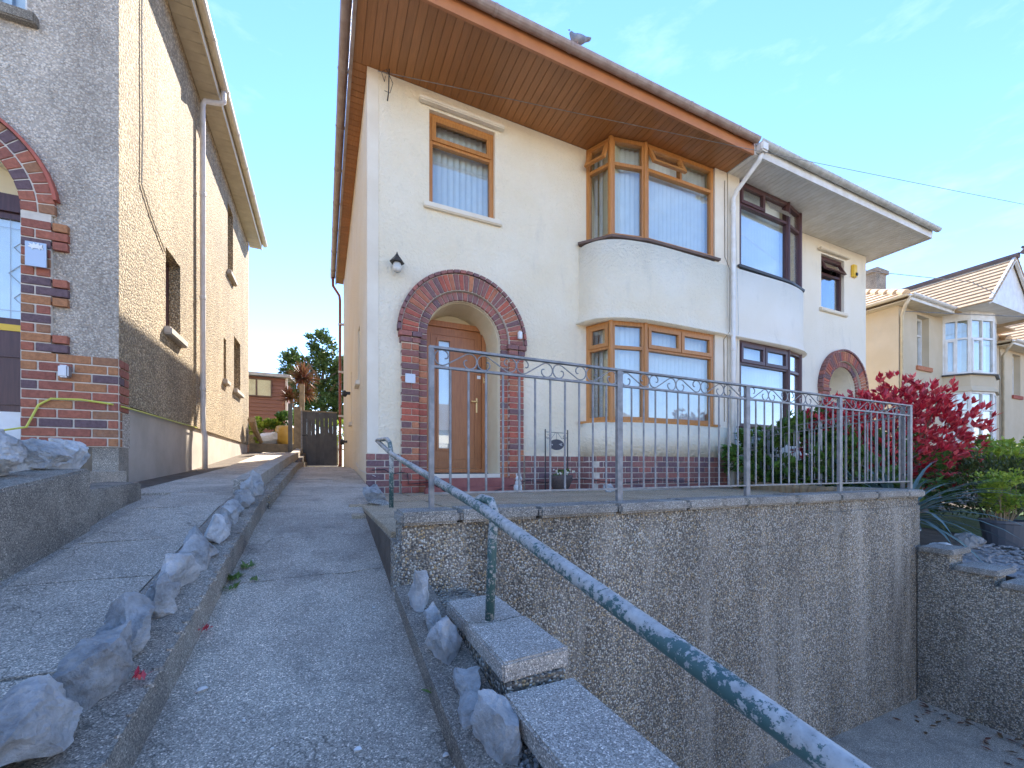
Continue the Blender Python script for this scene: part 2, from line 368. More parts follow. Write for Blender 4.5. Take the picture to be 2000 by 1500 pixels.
def brick_run(parent, plan, z0, rows, mat, ch=.085, bl=.225, d=.1, joint=.011, rowshift=0):
    """bricks laid along a plan polyline (outer face), stretcher bond"""
    segs = []; L = 0
    for (x0,y0),(x1,y1) in zip(plan, plan[1:]):
        l = math.hypot(x1-x0, y1-y0); segs.append((L, l, x0, y0, x1, y1)); L += l
    def at(sv):
        for a,l,x0,y0,x1,y1 in segs:
            if sv <= a+l+1e-6:
                t = max(0, (sv-a)/l); return lerp(x0,x1,t), lerp(y0,y1,t)
        return plan[-1]
    for r in range(rows):
        z = z0+(r+.5)*ch; s = -(bl/2 if (r+rowshift) % 2 else 0)
        while s < L-.02:
            a, b2 = max(s, 0)+joint/2, min(s+bl, L)-joint/2
            if b2-a > .03:
                p, q = at(a), at(b2); w = math.hypot(q[0]-p[0], q[1]-p[1])
                brick(parent, (p[0]+q[0])/2, (p[1]+q[1])/2, z, round(w, 2), ch-joint, mat, math.atan2(q[1]-p[1], q[0]-p[0]), d)
            s += bl
def arch_ring(parent, cx, cz, r0, r1, y, n, mat, a0=0, a1=180, d=.1, joint=.011, name='brick'):
    """voussoirs as objects sharing one wedge mesh"""
    st = (a1-a0)/n; ha = R(st/2)-joint/2/((r0+r1)/2)
    k = ('w', r0, r1, n, mat, d, a0, a1)
    if k not in BM:
        mb = MB(); pr = []
        for rr, s in ((r0,-1),(r1,-1),(r1,1),(r0,1)):
            aa = s*(R(st/2)-joint/2/rr); pr.append((rr*math.sin(aa), rr*math.cos(aa)))
        mb.extr([(px,0,pz) for px,pz in pr], (0,d,0))
        me = bpy.data.meshes.new(name); me.from_pydata(mb.v, [], mb.f); bm = bmesh.new(); bm.from_mesh(me)
        bmesh.ops.bevel(bm, geom=bm.edges[:], offset=.004, segments=1, affect='EDGES'); bmesh.ops.recalc_face_normals(bm, faces=bm.faces)
        bm.to_mesh(me); bm.free(); me.materials.append(MATS[mat]); BM[k] = me
    for i in range(n):
        a = a0+(i+.5)*st
        o = bpy.data.objects.new(name, BM[k]); C.objects.link(o); o.parent = parent
        o.location = Vector((cx, y+rnd.uniform(-.002,.003), cz))-base_of(parent); o.rotation_euler = (0, R(90-a), 0)
def ring_mesh(mb, cx, cz, r0, r1, y0, y1, n=40, a0=0, a1=180):
    pts = [(R(a0+(a1-a0)*i/n)) for i in range(n+1)]
    for a, b2 in zip(pts, pts[1:]):
        q = [(cx+r*math.cos(t), y, cz+r*math.sin(t)) for y in (y0,y1) for r,t in ((r0,a),(r1,a),(r1,b2),(r0,b2))]
        mb.hexa(q)
    return mb
def wall_boxes(mb, axis, face, depth, a0, a1, z0, z1, holes):
    """solid wall with rectangular openings; axis 'x' runs along X at Y=face, 'y' runs along Y at X=face"""
    xs = sorted({a0,a1,*[h[0] for h in holes],*[h[1] for h in holes]}); 
    for p, q in zip(xs, xs[1:]):
        hs = sorted([(h[2],h[3]) for h in holes if h[0] <= p+1e-6 and h[1] >= q-1e-6]); z = z0
        for h0, h1 in hs+[(z1,z1)]:
            if h0-z > 1e-4:
                lo, hi = sorted((face, face+depth))
                if axis == 'x': mb.box(p,q,lo,hi,z,h0)
                else: mb.box(lo,hi,p,q,z,h0)
            z = h1
    return mb
def arch_wall(mb, face, depth, a0, a1, z0, z1, cx, cz, hw, n=28):
    """wall along X with a round-headed opening"""
    lo, hi = face, face+depth
    mb.box(a0, cx-hw, lo, hi, z0, z1); mb.box(cx+hw, a1, lo, hi, z0, z1)
    for i in range(n):
        t0, t1 = math.pi*(1-i/n), math.pi*(1-(i+1)/n)
        p = (cx+hw*math.cos(t0), cz+hw*math.sin(t0)); q = (cx+hw*math.cos(t1), cz+hw*math.sin(t1))
        mb.hexa([(p[0],lo,p[1]),(q[0],lo,q[1]),(q[0],hi,q[1]),(p[0],hi,p[1]),(p[0],lo,z1),(q[0],lo,z1),(q[0],hi,z1),(p[0],hi,z1)])
    return mb
# windows: a flat window unit in its own frame plane; origin p0 -> p1 along the wall (left to right seen from outside)
def window_unit(parent, p0, p1, z0, z1, mat, lights, fr=.055, depth=.07, blind=True, name='window', open_lights=(), blind_w=.085, room=True):
    """lights: list of (u0,u1,w0,w1,sash) in fractions of the unit; sash True = raised casement frame"""
    a = Vector((*p0,0)); b2 = Vector((*p1,0)); L = (b2-a).length; t = (b2-a)/L; n = Vector((t.y,-t.x,0)); H = z1-z0
    def P(u, d, w): q = a+t*u+n*d; return (q.x, q.y, z0+w)
    def bar(mb, u0, u1, w0, w1, d0, d1):
        mb.hexa([P(u0,d1,w0),P(u1,d1,w0),P(u1,d0,w0),P(u0,d0,w0),P(u0,d1,w1),P(u1,d1,w1),P(u1,d0,w1),P(u0,d0,w1)])
    w = MB(); e = .0015
    bar(w,0,L,0,fr,-depth,0); bar(w,0,L,H-fr,H,-depth,0); bar(w,0,fr,fr,H-fr,-depth,-e); bar(w,L-fr,L,fr,H-fr,-depth,-e)
    for (u0,u1,w0,w1,sash) in lights:
        U0,U1,W0,W1 = u0*L,u1*L,w0*H,w1*H
        if U1 < L-fr*.9: bar(w, U1-fr*.35, U1+fr*.35, max(W0,fr), min(W1,H-fr), -depth, -2*e)
        if W1 < H-fr*.9: bar(w, max(U0,fr), min(U1,L-fr), W1-fr*.4, W1+fr*.4, -depth, -3*e)
    root = w.build(name, mat, parent)
    for i, (u0,u1,w0,w1,sash) in enumerate(lights):
        U0,U1,W0,W1 = u0*L,u1*L,w0*H,w1*H
        U0 = max(U0+fr*.35, fr); U1 = min(U1-fr*.35, L-fr); W0 = max(W0+fr*.4, fr); W1 = min(W1-fr*.4, H-fr)
        tilt = R(24) if i in open_lights else 0
        g = MB(); s = MB(); sf = .045
        def Q(u, d, ww):   # tilting about the top edge
            dz = W1-ww; return P(u, d*math.cos(tilt)+dz*math.sin(tilt), W1-dz*math.cos(tilt)+d*math.sin(tilt)*0)
        def qbar(mb, x0,x1,y0,y1,d0,d1):
            mb.hexa([Q(x0,d1,y0),Q(x1,d1,y0),Q(x1,d0,y0),Q(x0,d0,y0),Q(x0,d1,y1),Q(x1,d1,y1),Q(x1,d0,y1),Q(x0,d0,y1)])
        if sash:
            o = .012
            qbar(s,U0-o,U1+o,W0-o,W0+sf,-.04,.016); qbar(s,U0-o,U1+o,W1-sf,W1+o,-.04,.016)
            qbar(s,U0-o,U0+sf,W0+sf,W1-sf,-.04,.0145); qbar(s,U1-sf,U1+o,W0+sf,W1-sf,-.04,.0145)
            so_ = s.build('casement', mat, root)
            qbar(g,U0+sf-.003,U1-sf+.003,W0+sf-.003,W1-sf+.003,-.022,-.016); g.build('pane', 'window_glass', so_)
        else:
            qbar(g,U0-.004,U1+.004,W0-.004,W1+.004,-.045,-.038); g.build('pane', 'window_glass', root)
    if blind:
        bl = MB(); k = int((L-2*fr)/blind_w)+1; zt = H-.03
        for i in range(k):
            u = fr*.6+(i+.5)*(L-1.2*fr)/k; hw = blind_w*.56; ang = R(28)
            c0, s0 = math.cos(ang)*hw, math.sin(ang)*hw; d = -depth-.09
            bl.add([P(u-c0,d-s0,.04),P(u,d+.004,.04),P(u+c0,d+s0,.04),P(u-c0,d-s0,zt),P(u,d+.004,zt),P(u+c0,d+s0,zt)], [(0,1,4,3),(1,2,5,4)])
        bl.build('vertical_blind', 'blind_fabric', root, smooth=False, recalc=False)
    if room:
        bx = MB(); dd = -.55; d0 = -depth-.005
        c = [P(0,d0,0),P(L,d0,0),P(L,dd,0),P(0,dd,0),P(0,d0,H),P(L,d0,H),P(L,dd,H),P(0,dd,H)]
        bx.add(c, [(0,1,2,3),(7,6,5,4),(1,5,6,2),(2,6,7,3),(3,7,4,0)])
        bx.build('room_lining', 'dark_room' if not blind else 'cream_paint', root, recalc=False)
    return root
def rock_mesh(sx, sy, sz, seed, sub=2, rough=.23):
    r = random.Random(seed); bm = bmesh.new()
    for i in range(15):
        v = Vector((r.gauss(0,1), r.gauss(0,1), r.gauss(0,1))).normalized()*r.uniform(.8,1.1); bm.verts.new((v.x*sx, v.y*sy, v.z*sz))
    res = bmesh.ops.convex_hull(bm, input=bm.verts)
    bmesh.ops.delete(bm, geom=[g for g in res['geom_interior'] if isinstance(g, bmesh.types.BMVert)], context='VERTS')
    bmesh.ops.triangulate(bm, faces=bm.faces)
    for i in range(sub):
        bmesh.ops.subdivide_edges(bm, edges=bm.edges[:], cuts=1, use_grid_fill=True)
        bmesh.ops.triangulate(bm, faces=bm.faces)
        for v in bm.verts:
            f = 1.3*2**i/max(sx,sy,sz)
            v.co += Vector(noise.noise_vector(v.co*f+Vector((seed*3.1,0,0))))*rough*min(sx,sy,sz)*.62**i
    bmesh.ops.recalc_face_normals(bm, faces=bm.faces)
    me = bpy.data.meshes.new('rock'); bm.to_mesh(me); bm.free(); return me
def rock(name, x, y, z, sx, sy, sz, seed, label, group=None, mat='limestone', rz=0, cat='rock', sub=4):
    me = rock_mesh(sx, sy, sz, seed, sub); me.materials.append(MATS[mat])
    o = bpy.data.objects.new(name, me); C.objects.link(o); o.location = (x,y,z); o.rotation_euler = (0,0,rz)
    return tag(o, label, cat, group)
def leaf(mb, p, d, n, l, w, fold=.25):
    d = d.normalized(); s = d.cross(n)
    if s.length < 1e-4: s = d.orthogonal()
    s.normalize(); n = s.cross(d)
    a = p; m1 = p+d*l*.5; e = p+d*l
    mb.add([a, m1+s*w+n*w*fold, e, m1-s*w+n*w*fold, m1], [(0,4,1),(1,4,2),(0,3,4),(4,3,2)])
def rv(r): 
    while True:
        v = Vector((r.uniform(-1,1), r.uniform(-1,1), r.uniform(-1,1)))
        if .05 < v.length < 1: return v
def foliage(c, rad, n, l, w, seed, up=.3, shell=.55, whorl=1, droop=0.):
    r = random.Random(seed); mb = MB(); c = Vector(c)
    clumps = []
    for i in range(max(6, n//28)):
        v = rv(r).normalized()*r.uniform(shell, 1.0); clumps.append((Vector((v.x*rad[0], v.y*rad[1], v.z*rad[2])), v.normalized()))
    for i in range(n//whorl):
        q, dirn = r.choice(clumps); p = c+q+rv(r)*min(rad)*.26
        d0 = (dirn*.7+Vector((0,0,up))+rv(r)*.8).normalized()
        for k in range(whorl):
            d = (d0+rv(r)*.75+Vector((0,0,-droop))).normalized()
            leaf(mb, p+rv(r)*.01, d, (Vector((0,0,1))+rv(r)*.7).normalized(), l*r.uniform(.65,1.2), w*r.uniform(.75,1.2))
    return mb
def stems(mb, c, rad, n, seed, r0=.012):
    r = random.Random(seed)
    for i in range(n):
        a = r.uniform(0, 6.28); k = r.uniform(.2, .9)
        e = Vector((c[0]+math.cos(a)*rad[0]*k, c[1]+math.sin(a)*rad[1]*k, c[2]+rad[2]*r.uniform(.0,.7)))
        b0 = Vector((c[0]+math.cos(a)*rad[0]*.15, c[1]+math.sin(a)*rad[1]*.15, c[2]-rad[2]-.1))
        mb.tube([b0, b0.lerp(e,.5)+rv(r)*.06, e], [r0, r0*.7, r0*.3], 5)
    return mb
def strap_plant(c, n, L, w, seed, elev=(.1,1.2), droop=.6, segs=6):
    r = random.Random(seed); mb = MB(); c = Vector(c)
    for i in range(n):
        a = r.uniform(0,6.283); el = r.uniform(*elev); l = L*r.uniform(.65,1.1); d = Vector((math.cos(a)*math.cos(el), math.sin(a)*math.cos(el), math.sin(el)))
        s = Vector((-math.sin(a), math.cos(a), 0)); p = c.copy(); k = len(mb.v)
        for j in range(segs+1):
            t = j/segs; ww = w*(1-t**2.2)*(.6+.4*min(1,t*5))+.0008
            mb.v += [tuple(p-s*ww+Vector((0,0,ww*.35))), tuple(p), tuple(p+s*ww+Vector((0,0,ww*.35)))]
            d = (d+Vector((0,0,-droop/segs*(.5+t)))).normalized(); p = p+d*l/segs
        for j in range(segs):
            q = k+j*3; mb.f += [(q,q+1,q+4,q+3),(q+1,q+2,q+5,q+4)]
    return mb

# ------------------------------------------------------------------ ground levels
def drive_z(y):
    pts = [(-8,-2.25),(-3,-1.395),(0,-.915),(3.4,-.371),(4.2,-.29),(5.5,-.20),(7.7,-.03),(9,.02),(12.4,.05),(40,.5)]
    for (a,za),(b2,zb) in zip(pts, pts[1:]):
        if y <= b2: return za+(zb-za)*(y-a)/(b2-a)
    return pts[-1][1]
def left_z(y):   # neighbour's path
    pts = [(-8,-2.1),(0,-.785),(3.4,-.241),(4.3,-.17),(7.4,.0),(12.6,.46),(40,.6)]
    for (a,za),(b2,zb) in zip(pts, pts[1:]):
        if y <= b2: return za+(zb-za)*(y-a)/(b2-a)
    return pts[-1][1]
LX = -1.757    # neighbour's flank wall
WX = .508      # main house flank wall
YF = 5.5       # main facade
TZ = -.32      # terrace level

# big ground sheet
struct(MB().add([(-300,-300,-2.32),(300,-300,-2.32),(300,300,-2.32),(-300,300,-2.32)], [(0,1,2,3)]).build('ground', 'asphalt'))
struct(box('parking_bay_floor', 'drive_concrete', None, .62, 5.3, -6, 1.95, -2.32, -2.12))
def slab_strip(name, mat, parent, xa, xb, ya, yb, zf, th, gap=.004, wob=0., seed=1, nx=6):
    """one concrete bay with slightly uneven ends, following the slope"""
    r = random.Random(seed); mb = MB(); ny = max(2, int((yb-ya)/.2)); k = 0
    e0 = [noise.noise(Vector((i*.9, seed*5.3, 0)))*wob for i in range(nx+1)]; e1 = [noise.noise(Vector((i*.9, (seed+1)*5.3, 0)))*wob for i in range(nx+1)]
    top = []
    for j in range(ny+1):
        for i in range(nx+1):
            x = lerp(xa(0) if callable(xa) else xa, xb, i/nx); y0 = ya+gap+e0[i]; y1 = yb-gap+e1[i]; y = lerp(y0,y1,j/ny)
            top.append((x, y, zf(lerp(ya,yb,j/ny))+noise.noise(Vector((x*2,y*2,seed)))*.006))
    n = len(top); vs = top+[(x,y,z-th) for x,y,z in top]; fs = []
    w = nx+1
    for j in range(ny):
        for i in range(nx):
            q = j*w+i; fs += [(q,q+1,q+w+1,q+w),(n+q,n+q+w,n+q+w+1,n+q+1)]
    for i in range(nx): fs += [(i,i+n,i+1+n,i+1)]; q = ny*w+i; fs += [(q,q+1,q+1+n,q+n)]
    for j in range(ny): q = j*w; fs += [(q,q+w,q+w+n,q+n)]; q = j*w+nx; fs += [(q,q+n,q+w+n,q+w)]
    return mb.add(vs, fs).build(name, mat, parent)
# main path between the kerb and the terrace, bays divided by joints and one crack
pb = MB()
for a, b2 in [(-8,-3),(-3,0),(0,3.4),(3.4,4.2),(4.2,5.5),(5.5,7.7),(7.7,9),(9,12.4),(12.4,18)]:
    pb.hexa([(-.64,a,drive_z(a)-.5),(.56,a,drive_z(a)-.5),(.56,b2,drive_z(b2)-.5),(-.64,b2,drive_z(b2)-.5),(-.64,a,drive_z(a)-.018),(.56,a,drive_z(a)-.018),(.56,b2,drive_z(b2)-.018),(-.64,b2,drive_z(b2)-.018)])
path = struct(pb.build('path', 'soil'))
for i, (a, b2, wb) in enumerate([(-7.9,-4,0),(-4,-.6,0),(-.6,2.33,.07),(2.33,3.336,.05),(3.336,4.04,.02),(4.04,6.2,.01),(6.2,9.0,.01),(9.0,12.3,.0)]):
    o = slab_strip('concrete_slab', 'drive_concrete', path, -.415, .5 if a > 3.3 else .36, a, b2, drive_z, .1, .006, wb, i+1, 16)
# neighbour's path
pb = MB()
for a, b2 in [(-8,0),(0,3.4),(3.4,4.3),(4.3,7.4),(7.4,12.6),(12.6,20)]:
    pb.hexa([(-2.2,a,left_z(a)-.6),(-.42,a,left_z(a)-.6),(-.42,b2,left_z(b2)-.6),(-2.2,b2,left_z(b2)-.6),(-2.2,a,left_z(a)-.05),(-.42,a,left_z(a)-.02),(-.42,b2,left_z(b2)-.02),(-2.2,b2,left_z(b2)-.05)])
lpath = struct(pb.build('neighbour_path', 'soil'))
for i, (a, b2) in enumerate([(-7.9,-2.6),(-2.6,-.6),(-.6,.7),(.7,1.505),(1.505,2.163),(2.163,2.66),(2.66,3.34),(3.34,4.05),(4.05,6.1),(6.1,8.6),(8.6,12.0)]):
    slab_strip('concrete_slab', 'left_concrete', lpath, -1.07 if a < 4 else -1.36, -.632, a, b2, left_z, .1, .008, .006, i+31, 10)
    slab_strip('gutter_slab', 'plain_concrete', lpath, -1.17 if a < 3 else -1.757, -1.078 if a < 4 else -1.368, a, b2, lambda y: left_z(y)-.018-(.05 if y > 4.5 else 0), .1, .003, 0, i+61, 3)
# kerb with rocks set on it
kb = MB()
ys = [-7.9,-3,0,1,2,3,3.4,3.85]
for a, b2 in zip(ys, ys[1:]):
    def kz(y): return drive_z(y)+.128
    kb.hexa([(-.626,a,kz(a)-.5),(-.413,a,kz(a)-.5),(-.413,b2,kz(b2)-.5),(-.626,b2,kz(b2)-.5),(-.626,a,kz(a)+.003),(-.413,a,kz(a)-.006),(-.413,b2,kz(b2)-.006),(-.626,b2,kz(b2)+.003)])
for i in range(46):
    y = -.2+i*.088+rnd.uniform(-.02,.02); q = drive_z(y)+.128; s_ = rnd.uniform(.010,.024)
    kb.lathe((-.413-s_*.35, y, q-s_*.5), [(.001,-s_*.5),(s_*.9,-s_*.2),(s_*.7,s_*.45),(.001,s_*.62)], 6)
kerb = tag(kb.build('kerb', 'kerb_concrete'), 'low concrete kerb between the two sloping paths, set with rocks', 'kerb')
# far dividing wall (upper wall and pebbly ledge)
dw = thing('dividing_wall', 'stepped concrete dividing wall running back to the gate post', 'wall', (-.5,3.86,drive_z(3.86)))
mb = MB(); ys = [3.85,5,6.5,8,10,12.2]
for a, b2 in zip(ys, ys[1:]):
    f = lambda y: max(drive_z(y)+.24, left_z(y)+.10)
    mb.hexa([(-.64,a,drive_z(a)-.3),(-.50,a,drive_z(a)-.3),(-.50,b2,drive_z(b2)-.3),(-.64,b2,drive_z(b2)-.3),(-.64,a,f(a)),(-.50,a,f(a)),(-.50,b2,f(b2)),(-.64,b2,f(b2))])
mb.build('upper_wall', 'plain_concrete', dw)
mb = MB()
for a, b2 in zip(ys, ys[1:]):
    f = lambda y: drive_z(y)+.115
    mb.hexa([(-.498,a,drive_z(a)-.3),(-.39,a,drive_z(a)-.3),(-.39,b2,drive_z(b2)-.3),(-.498,b2,drive_z(b2)-.3),(-.498,a,f(a)),(-.39,a,f(a)),(-.39,b2,f(b2)),(-.498,b2,f(b2))])
mb.build('ledge', 'exposed_pebble', dw)
# kerb rocks
rs = [(.50,.62,.07,.10,.075),(.74,.60,.08,.10,.08),(.97,.565,.065,.085,.085),(1.17,.545,.075,.11,.11),(1.40,.53,.07,.12,.10),(1.62,.525,.07,.11,.09),(1.83,.52,.06,.09,.085),
      (2.02,.515,.06,.09,.085),(2.2,.51,.05,.08,.10),(2.38,.52,.065,.10,.085),(2.58,.50,.05,.075,.08),(2.75,.51,.05,.09,.06),(2.93,.50,.06,.09,.07),(3.1,.52,.055,.07,.06),(3.27,.50,.05,.07,.065),(3.42,.50,.06,.08,.085),(3.62,.49,.065,.08,.10),(3.8,.485,.06,.07,.115)]
rs += [(y+.11, x+.01, .045, .06, h*.7) for (y, x, a, b2, h) in rs[::2]]
for i, (y, x, a, b2, h) in enumerate(rs):
    rock('kerb_rock', -x, y, drive_z(y)+.128+h*.5, a*1.02, b2*1.18, h*1.2, 100+i, 'jagged grey limestone rock set on the kerb between the two paths', 'rocks along the kerb', rz=rnd.uniform(-.4,.4))

# ------------------------------------------------------------------ terrace, retaining wall, flank walls
diag = [(5.2,1.98),(7.0,5.49)]
ter = struct(MB().prism([(.30,2.10),(5.12,2.10),(6.95,5.49),(.30,5.49)], -2.3, TZ-.03).build('terrace', 'soil'))
xs = [.30,.92,1.62,2.35,3.05,3.8,4.5,5.1,5.7,6.3,6.95]; yr = [2.12,2.75,3.4,4.1,4.8,5.49]
for j in range(5):
    for i in range(len(xs)-1):
        lim = 5.12+(yr[j]-2.1)*.54
        x0, x1 = xs[i], xs[i+1]
        if x0 >= lim-.1: continue
        x1 = min(x1, lim)
        if yr[j] > 4.0 and x0 > 3.6: 
            if yr[j+1] > 4.85: continue
        dz = rnd.uniform(-.004,.004)
        box('paving_slab', 'paving', ter, x0+.005, x1-.005, yr[j]+.005, yr[j+1]-.005, TZ-.06, TZ+dz, bevel=.004)
# step slabs at the terrace entrance
st = thing('entrance_step', 'two buff slabs forming a low step from the path to the terrace', 'step', (.25,3.9,-.4))
box('lower_slab', 'paving', st, .20,.42,3.36,3.78,-.46,-.36, bevel=.006); box('upper_slab', 'paving', st, .20,.44,3.79,4.35,-.43,-.315, bevel=.006)
rw = thing('retaining_wall', 'pebble-faced retaining wall with stone coping in front of the terrace', 'wall', (2.7,1.98,-2.2))
mb = MB(); pl = [(.32,3.35),(.305,2.6),(.30,2.0),(.33,1.955),(.40,1.945),(1.5,1.94),(3,1.93),(4.4,1.92),(4.95,1.92),(5.12,1.96),(5.19,2.06),(5.21,2.25),(5.25,3.2)]
mb.sweep(pl, [(0,-2.3),(0,-1.2),(.0,-.345)], .16); mb.build('wall_face', 'exposed_pebble', rw, smooth=False)
# coping stones, each its own piece, along the front
cs = [.315,.60,1.03,1.55,2.1,2.65,3.2,3.75,4.3,4.8]
for a, b2 in zip(cs, cs[1:]):
    box('coping_stone', 'coping_stone', rw, a+.004, b2-.004, 1.905+rnd.uniform(-.004,.004), 2.13, -.262, -.20+rnd.uniform(-.004,.003), bevel=.014)
mb = MB(); mb.prism([(4.806,1.905),(5.05,1.90),(5.17,1.94),(5.24,2.03),(5.26,2.2),(5.26,2.6),(5.04,2.6),(5.02,2.2),(4.806,2.13)], -.262, -.2); mb.build('coping_stone', 'coping_stone', rw, bevel=.012)
box('coping_bed', 'exposed_pebble', rw, .33, 5.05, 1.947, 2.125, -.345, -.262)
# left flank of the parking bay: stepped pier with granite slabs beside the path
fw = thing('stepped_wall', 'low stepped pebble wall with granite slabs beneath the green handrail', 'wall', (.55,1.0,-1.2))
box('wall_core', 'exposed_pebble', fw, .455,.64, 1.03,1.93, -2.3,-.585); box('wall_core', 'exposed_pebble', fw, .455,.64, .02,1.028, -2.3,-.655)
box('wall_core', 'exposed_pebble', fw, .455,.64, -1.2,.018, -2.3,-.80)
mb = MB(); mb.prism([(.447,1.36),(.53,1.33),(.66,1.345),(.662,1.61),(.60,1.632),(.447,1.615)], -.585,-.53); mb.build('granite_slab', 'granite_slab', fw, bevel=.006)
mb = MB(); mb.prism([(.443,1.03),(.662,1.045),(.664,1.34),(.53,1.325),(.443,1.352)], -.585,-.528); mb.build('granite_slab', 'granite_slab', fw, bevel=.006)
box('granite_slab', 'granite_slab', fw, .434,.655,.18,1.012,-.655,-.598, bevel=.006)
box('granite_slab', 'granite_slab', fw, .43,.65,-.7,.17,-.80,-.745, bevel=.006)
# kerb upstand on the right of the path with rocks
ku = MB()
for a, b2 in [(-1.2,.3),(.3,1.0),(1.0,1.95)]:
    k = lambda y: drive_z(y)+.06+max(0,(1.95-y))*.02
    ku.hexa([(.30,a,k(a)-.5),(.452,a,k(a)-.5),(.452,b2,k(b2)-.5),(.30,b2,k(b2)-.5),(.30,a,k(a)),(.452,a,k(a)+.01),(.452,b2,k(b2)+.01),(.30,b2,k(b2))])
tag(ku.build('path_upstand', 'kerb_concrete'), 'narrow concrete upstand edging the path beside the granite slabs', 'kerb')
for i, (x,y,a,b2,h,dz) in enumerate([(.365,1.72,.035,.05,.115,.06),(.375,1.36,.045,.085,.085,.05),(.385,1.16,.04,.06,.055,.03),(.385,.93,.05,.085,.085,.05),(.40,.72,.05,.09,.055,.03),(.37,.45,.05,.09,.07,.04),(.375,1.54,.035,.05,.06,.03),(.37,1.06,.035,.05,.05,.02),(.38,.58,.04,.06,.05,.02)]):
    rock('edging_rock', x, y, drive_z(y)+.06+dz, a*1.3, b2*1.35, h*1.25, 300+i, 'weathered grey rock on the upstand beside the granite slabs', 'rocks beside the granite slabs')
gm = MB(); r2 = random.Random(5)
for i in range(420):
    y = r2.uniform(.2,1.0); x = r2.uniform(.41,.452); s = r2.uniform(.004,.008); z = drive_z(y)+.088+r2.uniform(0,.02)
    gm.lathe((x,y,z), [(.001,-s),(s,-s*.2),(s*.8,s*.5),(.001,s*.8)], 5)
struct(tag(gm.build('pea_gravel', 'gravel'), 'pea gravel between the rocks and the granite slabs', 'gravel'), 'stuff')
# right flank of the parking bay
rf = thing('right_flank_wall', 'stepped pebble-faced wall with coping slabs descending from the retaining wall corner', 'wall', (5.05,1.0,-2.2))
for (a,b2,z) in [(1.70,1.915,-.76),(1.44,1.698,-.88),(.7,1.438,-.96),(-3,.698,-1.3)]:
    box('wall_core', 'exposed_pebble', rf, 4.96,5.2,a,b2,-2.3,z)
for (a,b2,z) in [(1.665,1.90,-.755),(1.40,1.66,-.875),(1.13,1.395,-.955),(.66,1.125,-.957)]:
    box('coping_slab', 'coping_stone', rf, 4.92,5.27,a,b2,z,z+.05, bevel=.01)
# weeds and litter
def weed(x, y, z, n, l, seed, mat='weed_green', label='small green weed growing from a path joint'):
    mb = MB(); r = random.Random(seed)
    for i in range(n):
        a = r.uniform(0,6.28); d = Vector((math.cos(a), math.sin(a), r.uniform(.3,1.3)))
        leaf(mb, Vector((x+r.uniform(-.02,.02), y+r.uniform(-.03,.03), z)), d, Vector((0,0,1)), l*r.uniform(.6,1.1), l*.16)
    return tag(mb.build('weed', mat, recalc=False), label, 'weed', 'weeds')
weed(.315,1.25,drive_z(1.25)+.03,11,.05,1,label='rosette weed on the edge of the upstand beside the granite slabs')
for i,(x,y,n,l) in enumerate([(-.39,2.36,26,.05),(-.36,2.5,20,.045),(-.30,2.33,14,.03),(-.38,2.25,14,.04)]): weed(x,y,drive_z(y)+.005,n,l,10+i,label='green weed at the kerb where the path is cracked')
weed(-.40,1.86,drive_z(1.86)+.02,9,.035,21,'leaf_red','tiny red-leaved weed at the foot of the kerb'); weed(-.44,1.38,drive_z(1.38)+.14,9,.035,22,'leaf_red','tiny red-leaved weed on the kerb beside a rock')
for i,(x,y) in enumerate([(1.25,2.3),(1.75,2.25),(2.35,2.4),(2.9,2.5)]): weed(x,y,TZ,16,.05,30+i,label='green weed between the terrace slabs behind the coping')
def pebble(x,y,z,s,seed): rock('pebble', x,y,z+s*.4,s,s*.8,s*.6,seed,'small pale stone lying loose on the path','loose stones on the path','stone_white',cat='stone',sub=1)
for i,(x,y,s) in enumerate([(-.33,1.52,.016),(.08,1.14,.012),(.02,1.08,.008),(.29,1.05,.009),(.30,1.0,.010),(.31,.93,.012),(-.12,1.22,.006),(.2,1.9,.007),(-.2,1.35,.006)]): pebble(x,y,drive_z(y),s,400+i)

# ------------------------------------------------------------------ green handrail
hr = thing('handrail', 'tubular handrail with peeling dark green paint descending beside the path', 'handrail', (.53,1.36,-.53))
mb = MB(); mb.tube([(.50,4.42,.285),(.515,3.55,.122),(.527,1.46,-.140),(.530,1.30,-.166),(.532,.27,-.338),(.534,-.9,-.53)], .0198, 16); mb.build('rail', 'peeling_green', hr, smooth=True)
mb = MB(); mb.tube([(.50,4.36,.285),(.508,4.1,.275),(.512,3.8,.262),(.514,3.65,.225),(.515,3.57,.15),(.515,3.55,.06),(.515,3.55,-.34)], .0185, 14); mb.build('post', 'peeling_green', hr, smooth=True)
mb = MB(); mb.tube([(.527,1.52,-.137),(.545,1.47,-.112),(.557,1.41,-.118),(.553,1.365,-.155),(.542,1.355,-.24),(.531,1.355,-.54)], .0165, 14); mb.build('post', 'peeling_green', hr, smooth=True)
mb = MB(); mb.tube([(.533,-.6,-.48),(.533,-.6,-.80)], .0165, 12); mb.build('post', 'peeling_green', hr, smooth=True)

